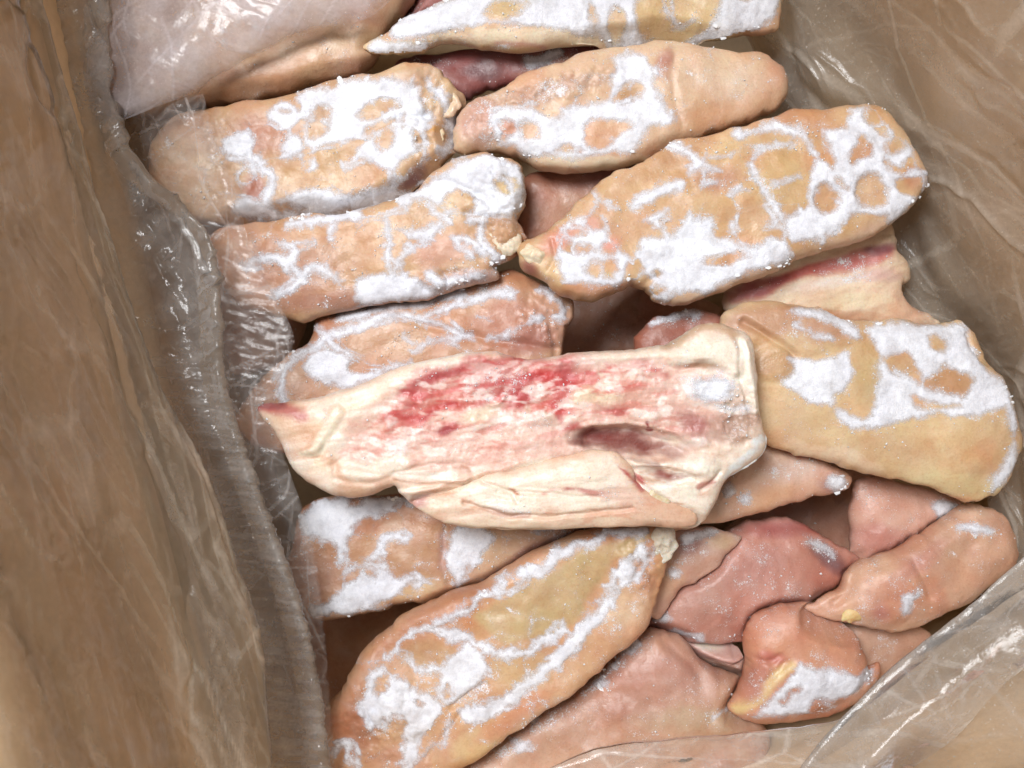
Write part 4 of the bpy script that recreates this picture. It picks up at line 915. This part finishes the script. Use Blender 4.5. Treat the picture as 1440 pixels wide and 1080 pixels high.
N_OUT = [(915,880),(925,852),(945,822),(985,784),(1030,750),(1060,737),(1105,734),(1140,746),(1170,764),(1196,780),(1206,792),(1190,815),(1160,830),(1130,850),(1100,870),(1060,893),(1000,900),(940,895)]
trotter("dark reddish trotter pointing right, sunk in the gap below the right-edge one", N_OUT, -46, (200, 130, 108),
  seed=22, grain=0.34, cap=18, kt=0.6, kb=0.5, lump=1.6,
  paint=[(E(1100,746,50,14), (176,76,70), 12, 0.9), (E(1165,786,30,13,32), (116,62,68), 10, 0.9), (E(985,830,50,30,-40), (190,134,114), 20, 0.8), (E(1060,800,40,24,-20), (186,120,106), 16, 0.6)],
  web=0, dust=[(E(1155,775,34,14,30), 0.75, 10), (E(1040,810,110,50,-25), 0.5, 24)], frost=[('+', S(6,(1136,762),(1160,772),(1172,786))), ('+', E(930,868,10,7)), ('+', S(6,(950,890),(990,897)))])

P_OUT = [(1203,780),(1198,730),(1204,692),(1224,670),(1290,686),(1350,705),(1366,730),(1330,760),(1290,790),(1240,795)]
trotter("pink trotter stump in shadow, just above the one with the toenail", P_OUT, -48, (224, 168, 142), seed=23, grain=0.34, cap=18, web=0, kt=0.55,
  paint=[(E(1240,700,40,24), (222,160,132), 14), (E(1235,760,40,24), (206,136,118), 14)], dust=[(E(1330,722,40,22,15), 0.8, 12)], frost=[('+', P((1310,712),(1330,704),(1356,716),(1350,736),(1325,748),(1318,730)))])

T_OUT = [(915,892),(945,884),(985,887),(1018,896),(1042,915),(1034,930),(1000,930),(960,918)]
trotter("small pinkish scrap of trotter with a white fatty top, right of the diagonal one's end", T_OUT, -42, (204, 152, 136), seed=24,
  paint=[(E(990,905,28,11,14), (240,232,214), 5)], dust=[(E(950,895,30,10), 0.6, 8)])
T2_OUT = [(980,940),(1005,918),(1038,920),(1052,940),(1050,980),(1012,1002),(978,985)]
trotter("small brown frozen lump beside the rounded orange trotter", T2_OUT, -46, (176, 134, 112), seed=25, dust=[(E(1010,960,40,30), 0.5, 20)])

D_OUT = [(722,339),(735,279),(745,246),(800,240),(860,232),(900,220),(938,216),(948,229),(900,256),(860,286),(820,316),(790,341),(750,352)]
trotter("bare brownish-pink trotter deep between the frost-collared one and the big web-frosted one", D_OUT, -48, (196, 140, 110), seed=26, kt=0.55,
  paint=[(E(850,250,50,12,-15), (172,104,96), 10, 0.8), (E(915,228,24,9,-20), (150,88,84), 7, 0.8), (E(800,290,50,20,-30), (200,152,120), 16, 0.7)], dust=[(E(830,270,80,40,-20), 0.3, 20)])
B2_OUT = [(560,95),(620,74),(740,70),(900,64),(880,96),(760,114),(700,128),(660,140),(620,130)]
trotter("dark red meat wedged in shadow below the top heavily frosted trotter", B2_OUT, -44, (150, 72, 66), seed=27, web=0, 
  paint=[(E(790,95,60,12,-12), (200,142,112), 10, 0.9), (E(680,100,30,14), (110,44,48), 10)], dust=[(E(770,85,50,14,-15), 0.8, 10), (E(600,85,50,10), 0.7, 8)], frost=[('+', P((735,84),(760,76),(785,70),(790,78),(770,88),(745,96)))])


trotter("brownish trotter scrap wedged between the rounded orange one and the film fold", [(1180,890),(1215,872),(1270,874),(1305,890),(1290,925),(1250,960),(1215,975),(1185,940)], -48, (200, 150, 118), seed=28, kt=0.5, dust=[(E(1235,920,50,40), 0.5, 20)])
# --- the layer underneath, seen only through the gaps
for lab, ol, c, sd_ in (
    ("shadowed trotter deep in the gap above the cut face up one", [(700,455),(780,425),(850,400),(930,400),(1010,440),(960,510),(850,530),(740,520)], (206, 150, 120), 31),
    ("shadowed trotter deep in the gap left of the pink stump", [(1020,760),(1080,700),(1140,660),(1220,650),(1270,720),(1250,810),(1150,840),(1060,810)], (200, 146, 122), 32),
    ("shadowed trotter deep in the gap beside the left film, lower left", [(400,850),(500,810),(620,830),(640,900),(560,980),(470,1040),(400,960)], (204, 152, 116), 33),
    ("shadowed trotter deep beside the left film, between the two left middle ones", [(230,290),(330,280),(440,290),(470,330),(400,500),(300,520),(240,440)], (204, 150, 112), 34)):
    trotter(lab, ol, -112, c, seed=sd_, kt=0.4, kb=0.3)

# ------------------------------------------------------------------ cardboard box
def wpt(px, py, z): 
    x, y = px_to_world(px, py, z); return np.array((x, y, z))
FLOOR_Z, RIM_Z = -0.150, 0.185
corners = [(88, -190), (425, 1240), (1625, 900), (1120, -130)]     # plan of the inner faces, read at pile height
cw = [np.array(px_to_world(a, b, -0.03)) for a, b in corners]
cen = sum(cw)/4
box = empty('cardboard_box', (float(cen[0]), float(cen[1]), FLOOR_Z-0.012), "brown cardboard box holding the pile, its inner walls showing through the film", 'box')
TH = 0.005
def offset_corners(t):
    out = []
    for i in range(4):
        a, b, c = cw[i-1], cw[i], cw[(i+1) % 4]
        def nrm(p, q):
            d = q-p; d /= np.linalg.norm(d); n_ = np.array((d[1], -d[0]))
            return n_ if np.dot(n_, (p+q)/2-cen) > 0 else -n_
        n1, n2 = nrm(a, b), nrm(b, c)
        bis = n1+n2; bis /= np.dot(bis, n1)
        out.append(b+bis*t)
    return out
outer = offset_corners(TH)
for i in range(4):
    j = (i+1) % 4
    # a wall with its slight bulge outwards, subdivided
    n = 24; V = []; 
    for s in range(n+1):
        t = s/n
        a = cw[i]*(1-t)+cw[j]*t; b = outer[i]*(1-t)+outer[j]*t
        out = (b-a)/np.linalg.norm(b-a)
        for r in range(9):
            zz = FLOOR_Z+(RIM_Z-FLOOR_Z)*r/8
            bu = 0.004*math.sin(math.pi*t)*math.sin(math.pi*r/8)+0.0012*math.sin(t*9+i)*math.sin(r*0.9)*math.sin(math.pi*t)
            V.append((*(a+out*bu), zz)); V.append((*(b+out*bu), zz))
    F = []
    def vid(s, r, k): return (s*9+r)*2+k
    for s in range(n):
        for r in range(8):
            F.append((vid(s,r,0), vid(s+1,r,0), vid(s+1,r+1,0), vid(s,r+1,0)))
            F.append((vid(s,r,1), vid(s,r+1,1), vid(s+1,r+1,1), vid(s+1,r,1)))
        F.append((vid(s,8,0), vid(s+1,8,0), vid(s+1,8,1), vid(s,8,1)))
        F.append((vid(s,0,0), vid(s,0,1), vid(s+1,0,1), vid(s+1,0,0)))
    mesh_obj('wall', V, F, M_CARD, box, box.location, smooth_shade=False)
V = [(*outer[i], FLOOR_Z-0.001) for i in range(4)] + [(*outer[i], FLOOR_Z-0.007) for i in range(4)]
mesh_obj('bottom', V, [(0,1,2,3),(7,6,5,4),(0,4,5,1),(1,5,6,2),(2,6,7,3),(3,7,4,0)], M_CARD, box, box.location, smooth_shade=False)

# ------------------------------------------------------------------ the polythene liner bag
bag = empty('plastic_bag', (float(cen[0]), float(cen[1]), FLOOR_Z), "clear crinkled polythene bag lining the cardboard box, gathered into folds on the left", 'plastic bag')
M_LIN = film_material('milky_liner_film', 0.12, (0.95, 0.86, 0.73), 0.15, 30, 0.9, 0.3, 0.7, blot=0.3)
M_FOLD = film_material('folded_liner_film', 0.26, (0.90, 0.88, 0.85), 0.12, 70, 0.9)
M_CLEAR = film_material('clear_film', 0.19, (0.84, 0.80, 0.78), 0.12, 60, 0.55)
M_FROSTED = film_material('frosted_film', 0.56, (0.80, 0.77, 0.82), 0.16, 34, 0.8, 0.36, 0.68, specks=0.5, blot=0.5)
M_WALL = film_material('rime_speckled_film', 0.20, (0.95, 0.87, 0.76), 0.17, 26, 0.8, 0.3, 0.7, specks=0.6, blot=0.3)
M_FLAP = film_material('grey_film', 0.14, (0.74, 0.74, 0.74), 0.10, 34, 0.8, 0.4, 0.7, specks=0.5)

def resample(pts, n):
    c = catmull(pts, 12, False)
    L = np.r_[0, np.cumsum(np.linalg.norm(np.diff(c[:, :2], axis=0), axis=1))]
    t = np.linspace(0, L[-1], n)
    return np.c_[[np.interp(t, L, c[:, k]) for k in range(c.shape[1])]].T

def film(curves, nu, nv, mat, wrinkle, milk=None, name='film_panel', seed=1, fade=0.0):
    """sheet through curves of (px, py, z in mm); wrinkle(u,v,X,Y) displaces along the normal in mm"""
    C = np.array([resample(c, nu) for c in curves])             # k, nu, 3
    k = len(C)
    out = np.zeros((nv, nu, 3))
    tt = np.linspace(0, k-1, nv)
    for r, t in enumerate(tt):
        i = min(int(t), k-2); f = t-i
        a, b, c, d = C[max(i-1, 0)], C[i], C[i+1], C[min(i+2, k-1)]
        out[r] = 0.5*((2*b)+(c-a)*f+(2*a-5*b+4*c-d)*f*f+(3*b-a-3*c+d)*f**3)
    z = out[..., 2]/1000
    wx, wy = px_to_world(out[..., 0], out[..., 1], z)
    V = np.stack([wx, wy, z], -1)
    du = np.gradient(V, axis=1); dv = np.gradient(V, axis=0)
    nn = np.cross(du, dv); nn /= np.maximum(np.linalg.norm(nn, axis=-1, keepdims=True), 1e-12)
    flip = np.sign(np.sum(nn*np.array([0.0, 0.0, 1.0]), -1, keepdims=True).mean()); nn *= flip if flip else 1
    U, Vv = np.meshgrid(np.linspace(0, 1, nu), np.linspace(0, 1, nv))
    w = wrinkle(U, Vv, out[..., 0], out[..., 1])
    V = V + nn*w[..., None]*0.001
    idx = np.arange(nu*nv).reshape(nv, nu)
    F = np.c_[idx[:-1, :-1].ravel(), idx[:-1, 1:].ravel(), idx[1:, 1:].ravel(), idx[1:, :-1].ravel()]
    mk = np.zeros(U.shape) if milk is None else np.broadcast_to(milk(U, Vv, out[..., 0], out[..., 1]), U.shape)
    edge = np.minimum(np.minimum(U, 1-U)*nu, np.minimum(Vv, 1-Vv)*nv)
    mk = (mk - fade*(1-smooth(0, 16, edge))).ravel()
    return mesh_obj(name, V.reshape(-1, 3), F, mat, bag, bag.location, floats={'milk': mk})

def crease(X, Y, rot, along, across, seed, p=2.0):
    a = math.radians(rot); c, s = math.cos(a), math.sin(a)
    u = X*c+Y*s; v = -X*s+Y*c
    v = v+0.25*across*fbm(X, Y, 90, 3, seed+3)
    r = 1-np.abs(fbm(u/along*across, v, across, 3, seed))
    return np.clip(r, 0, 1)**p

def wall_curve(i, j, t0, t1, z, inset):
    """a line along the inside of a wall, at height z, as (px, py, mm)"""
    out = []
    for t in np.linspace(t0, t1, 9):
        p = cw[i]*(1-t)+cw[j]*t
        d = cw[j]-cw[i]; d /= np.linalg.norm(d); n_ = np.array((d[1], -d[0]))
        if np.dot(n_, cen-p) < 0: n_ = -n_
        p = p+n_*inset
        a, b = world_to_px(p[0], p[1], z); out.append((a, b, z*1000))
    return out
def crumple(X, Y, sc, seed, n=6, k=1.0, line=0.0):
    """straight sharp creases of crushed film: folded triangle waves that break each other"""
    r = np.random.RandomState(seed); out = np.zeros_like(X); ln = np.zeros_like(X); x, y = X.copy(), Y.copy()
    for i in range(n):
        a = r.rand()*math.pi; lam = sc*(0.6+1.3*r.rand())
        t = (x*math.cos(a)+y*math.sin(a))/lam + r.rand()*9 + 0.35*fbm(x, y, sc*3, 2, seed+i)
        f = np.abs(t % 2 - 1)
        if line: ln = np.maximum(ln, smooth(line, line*0.25, np.minimum(f, 1-f)*lam)*smooth(0.42, 0.75, vnoise(x/(sc*1.2)+i*3.1, y/(sc*1.2)+seed*2.3)))
        f = np.sqrt(f*f+0.003)
        amp = 0.4+0.8*vnoise(x/(sc*1.7)+i*7.7, y/(sc*1.7)+seed)
        out += f*amp; x = x+0.30*lam*f*math.sin(a*3+i); y = y+0.30*lam*f*math.cos(a*2+i)
    if line: return ln
    return k*(out/n-0.4)
# 1. the big sheet over the left wall, rolled over at its right edge
wr = lambda U, V, X, Y: 2.0*crease(X, Y, 74, 700, 90, 3, 7) + 5*crumple(X*1.9+Y*-0.5, Y*0.28, 110, 3) + 3.0*crumple(X*1.6-Y*0.4, Y*0.35, 44, 4) + 1.2*crumple(X, Y, 14, 5) - 1.0 + 2.2*fbm(X, Y, 220, 2, 4)
edge1 = [(20,-120,40),(52,0,42),(80,112,42),(124,222,42),(162,322,42),(192,432,42),(220,532,43),(268,620,44),(300,690,44),(328,780,44),(350,870,44),(364,980,44),(376,1090,44),(384,1160,44)]
def shift(c, dx, dy, dz): return [(a+dx, b+dy, z+dz) for a, b, z in c]
film([wall_curve(0,1,-0.03,1.0,0.186,0.004), wall_curve(0,1,-0.03,1.0,0.14,0.005), wall_curve(0,1,-0.03,1.0,0.105,0.006), wall_curve(0,1,-0.03,1.0,0.075,0.008), shift(edge1,-26,0,10), shift(edge1,-8,0,4), edge1, shift(edge1,-7,1,-7), shift(edge1,-40,4,-14), shift(edge1,-100,4,-22)],
     420, 260, M_LIN, wr, milk=lambda U, V, X, Y: 0.34*crease(X, Y, 74, 1200, 90, 9, 12)+0.22*crumple(X*1.9+Y*-0.5, Y*0.28, 110, 3, line=5.0)+0.14*crumple(X*1.6-Y*0.4, Y*0.35, 44, 4, line=3.2)+0.12*smooth(0.55, 0.66, V), seed=3)
# 2. the second fold, gathered into fine cross ridges
edge2 = [(140,-120,0),(150,0,2),(152,130,4),(196,230,6),(262,290,8),(300,340,9),(312,420,9),(318,530,9),(350,640,9),(386,740,9),(428,860,8),(450,960,6),(464,1070,4),(474,1160,2)]
rid = lambda U, V, X, Y: smooth(380, 620, Y)*(1.3*crease(X, Y, 4, 190, 15, 13, 2.5)+0.6*crease(X, Y, -6, 90, 7, 15, 2)) + (1-smooth(300, 620, Y))*(3.2*crease(X, Y, 58, 120, 44, 17, 3)+1.6*crease(X, Y, -35, 70, 26, 18, 3)) - 0.8
film([shift(edge1,-60,0,-26), shift(edge1,-10,0,-28), [( (a+c)/2, (b+d)/2, 8+3*math.sin(i)) for i, ((a,b,_),(c,d,_2)) in enumerate(zip(edge1, edge2))], shift(edge2,-12,0,4), edge2, shift(edge2,-6,0,-6), shift(edge2,-34,2,-12)],
     520, 150, M_FOLD, rid, milk=lambda U, V, X, Y: 0.14*crease(X, Y, 8, 110, 11, 21, 3)*smooth(380, 600, Y)+0.10*smooth(0.56, 0.7, V), seed=5)
# 3. thin clear film lying over the left ends of the trotters
edge3 = [(285,130,-8),(302,190,-4),(330,262,-2),(350,340,-4),(390,420,-6),(414,486,-6),(386,560,-6),(400,640,-8),(436,750,-8),(454,860,-8),(462,960,-8),(472,1090,-8)]
wr3 = lambda U, V, X, Y: 2.6*crumple(X, Y, 70, 23)+1.3*crumple(X, Y, 26, 24)+0.5*crease(X, Y, 10, 60, 12, 26, 2)-1.2
film([[(170,130,-24),(190,300,-24),(220,540,-24),(290,800,-24),(340,1090,-24)], [(210,120,-8),(250,300,-6),(270,540,-6),(340,800,-6),(400,1090,-6)], shift(edge3,-22,0,1), edge3],
     380, 110, M_CLEAR, wr3, milk=lambda U, V, X, Y: 0.26*crumple(X, Y, 70, 23, line=3.0) + 0.15*crumple(X, Y, 26, 24, line=2.0), seed=6, fade=0.12)
# 4. frosted film spread over the smooth trotter, top left
wr4 = lambda U, V, X, Y: 5*crumple(X, Y, 60, 33)+1.5*crumple(X, Y, 22, 36)+0.5*crease(X, Y, 30, 90, 24, 35, 3)-1.0+1.5*fbm(X, Y, 120, 2, 34)
film([[(150,-60,2),(128,40,2),(102,130,0)], [(240,-60,3),(200,60,4),(150,172,0)], [(360,-60,4),(290,50,4),(230,146,-4)], [(470,-60,2),(400,20,0),(278,132,-10)], [(600,-60,-4),(520,24,-8),(400,58,-10),(272,140,-14)]],
     170, 130, M_FROSTED, wr4, milk=lambda U, V, X, Y: 0.2*crumple(X, Y, 60, 33, line=3.0)-0.10*smooth(0.75, 1.0, V), seed=7, fade=0.35)
# film hanging in the dark corner, top left
film([[(30,-90,20),(70,40,20),(110,150,10)], [(100,-90,-20),(110,30,-22),(140,130,-20)], [(190,-90,-8),(160,20,-10),(150,140,-8)]], 80, 50, M_CLEAR, wr3, seed=8)
# 5. the liner against the right wall
wr5 = lambda U, V, X, Y: 1.6*crease(X, Y, 42, 600, 80, 43, 7)+5*crumple(X, Y, 110, 43)+1.6*crumple(X, Y, 38, 44)-0.8+1.8*fbm(X, Y, 180, 2, 44)
base5 = [(1070,-140,-44),(1098,20,-46),(1120,120,-48),(1190,180,-48),(1270,290,-46),(1300,390,-46),(1370,500,-44),(1420,620,-42),(1440,740,-40),(1460,820,-40)]
film([shift(base5,-40,40,-8), base5, shift(base5,22,-8,12), wall_curve(3,2,0.03,0.93,-0.012,0.008), wall_curve(3,2,0.03,0.93,0.03,0.006), wall_curve(3,2,0.03,0.93,0.09,0.005), wall_curve(3,2,0.03,0.93,0.184,0.004)],
     300, 260, M_WALL, wr5, milk=lambda U, V, X, Y: 0.22*crease(X, Y, 40, 900, 60, 49, 12)+0.24*crumple(X+Y*-0.6, Y*0.5, 110, 43, line=5.0)+0.08*crumple(X, Y, 38, 44, line=2.6), seed=9)
# 6. the grey fold leaning over the lower right corner
edge6 = [(1500,700,14),(1440,782,12),(1385,832,10),(1330,880,8),(1282,920,7),(1236,958,6),(1180,1014,6),(1130,1080,6),(1090,1150,6)]
wr6 = lambda U, V, X, Y: 5*crumple(X, Y, 90, 53)+1.4*crumple(X, Y, 30, 55)-0.6+1.5*fbm(X, Y, 140, 2, 54)
film([shift(edge6,30,26,-34), shift(edge6,4,4,-10), edge6, shift(edge6,7,6,4), shift(edge6,60,52,10), wall_curve(2,1,0.03,0.6,0.05,0.008), wall_curve(2,1,0.03,0.6,0.10,0.005), wall_curve(2,1,0.03,0.6,0.18,0.004)],
     240, 180, M_FLAP, wr6, milk=lambda U, V, X, Y: 0.22*smooth(0.30, 0.36, V)*(1-smooth(0.38, 0.5, V))+0.13*crumple(X, Y, 90, 53, line=5.0)+0.05*crumple(X, Y, 30, 55, line=2.4), seed=10)
# 7. crisp shiny film along the bottom, its bright glints painted as milky lines
edge7 = [(690,1110,-4),(800,1068,-6),(880,1048,-6),(960,1040,-6),(1056,1030,-6),(1120,1022,-8),(1200,1000,-12),(1270,950,-14),(1350,880,-18),(1460,780,-22),(1560,690,-24)]
wr7 = lambda U, V, X, Y: 9*crumple(X, Y, 80, 63)+3.0*crumple(X, Y, 30, 64)
film([shift(edge7,0,6,-10), edge7, shift(edge7,2,8,4), shift(edge7,6,50,8), shift(edge7,14,130,30)], 300, 110, M_FOLD, wr7, milk=lambda U, V, X, Y: 0.5*smooth(0.20, 0.26, V)*(1-smooth(0.27, 0.33, V))+0.25*crumple(X, Y, 80, 63, line=4.0)+0.08*crumple(X, Y, 30, 64, line=2.2), seed=11)
# the bag's bottom under the pile
film([[(60,-240,-146),(330,1180,-146)], [(600,-240,-146),(800,1120,-146)], [(1000,-200,-146),(1400,900,-146)]], 60, 60, M_LIN, lambda U, V, X, Y: 0.6*fbm(X, Y, 120, 3, 71), seed=12)

# ------------------------------------------------------------------ loose ice grains
rg = np.random.RandomState(21)
pts = np.vstack([g[0] for g in GRAINS]); wts = np.concatenate([g[1] for g in GRAINS])
cl = wts*smooth(-0.1, 0.7, fbm(pts[:, 0]*1000, pts[:, 1]*1000, 9, 3, 77))
sel = rg.choice(len(pts), 11000, p=cl/cl.sum())
gp = pts[sel]
octv = np.array([(1,0,0),(-1,0,0),(0,1,0),(0,-1,0),(0,0,1),(0,0,-1)], float)
octf = np.array([(0,2,4),(2,1,4),(1,3,4),(3,0,4),(2,0,5),(1,2,5),(3,1,5),(0,3,5)])
sz = 0.00011+0.0005*rg.rand(len(gp))**6
VV = (octv[None]*(0.6+0.8*rg.rand(len(gp), 6, 1)) + 0.35*rg.randn(len(gp), 6, 3))*sz[:, None, None] + gp[:, None, :] + np.array([0, 0, 0.0002])
FF = octf[None]+6*np.arange(len(gp))[:, None, None]
org = (0.0, 0.0, -0.03)
o = mesh_obj('ice_grains', VV.reshape(-1, 3), FF.reshape(-1, 3), M_ICE, None, org, smooth_shade=False)
o['kind'] = 'stuff'; o['label'] = "loose white ice grains scattered over the frozen trotters"; o['category'] = 'ice'

# ------------------------------------------------------------------ frost flakes standing off the rims
fr = np.random.RandomState(5); FVs, FFs = [], []
for x, y, z, q in FLAKES:
    L = 0.0005+0.0016*q*q; a0 = fr.rand()*6.28; tilt = fr.uniform(-0.8, 0.8)
    ring = []
    for k in range(5):
        a = a0+k*1.2566; rr_ = L*(0.45+0.75*fr.rand())
        ring.append((x+rr_*math.cos(a), y+rr_*math.sin(a)*0.75, z+0.0003+rr_*math.sin(a)*tilt+0.0003*fr.rand()))
    b0 = len(FVs); FVs += ring + [(x, y, z+0.0009)]
    FFs += [(b0+k, b0+(k+1) % 5, b0+5) for k in range(5)]
o = mesh_obj('frost_flakes', FVs, FFs, M_ICE, None, org, smooth_shade=False)
o['kind'] = 'stuff'; o['label'] = "small white frost flakes standing along the edges of the frosted trotters"; o['category'] = 'frost'
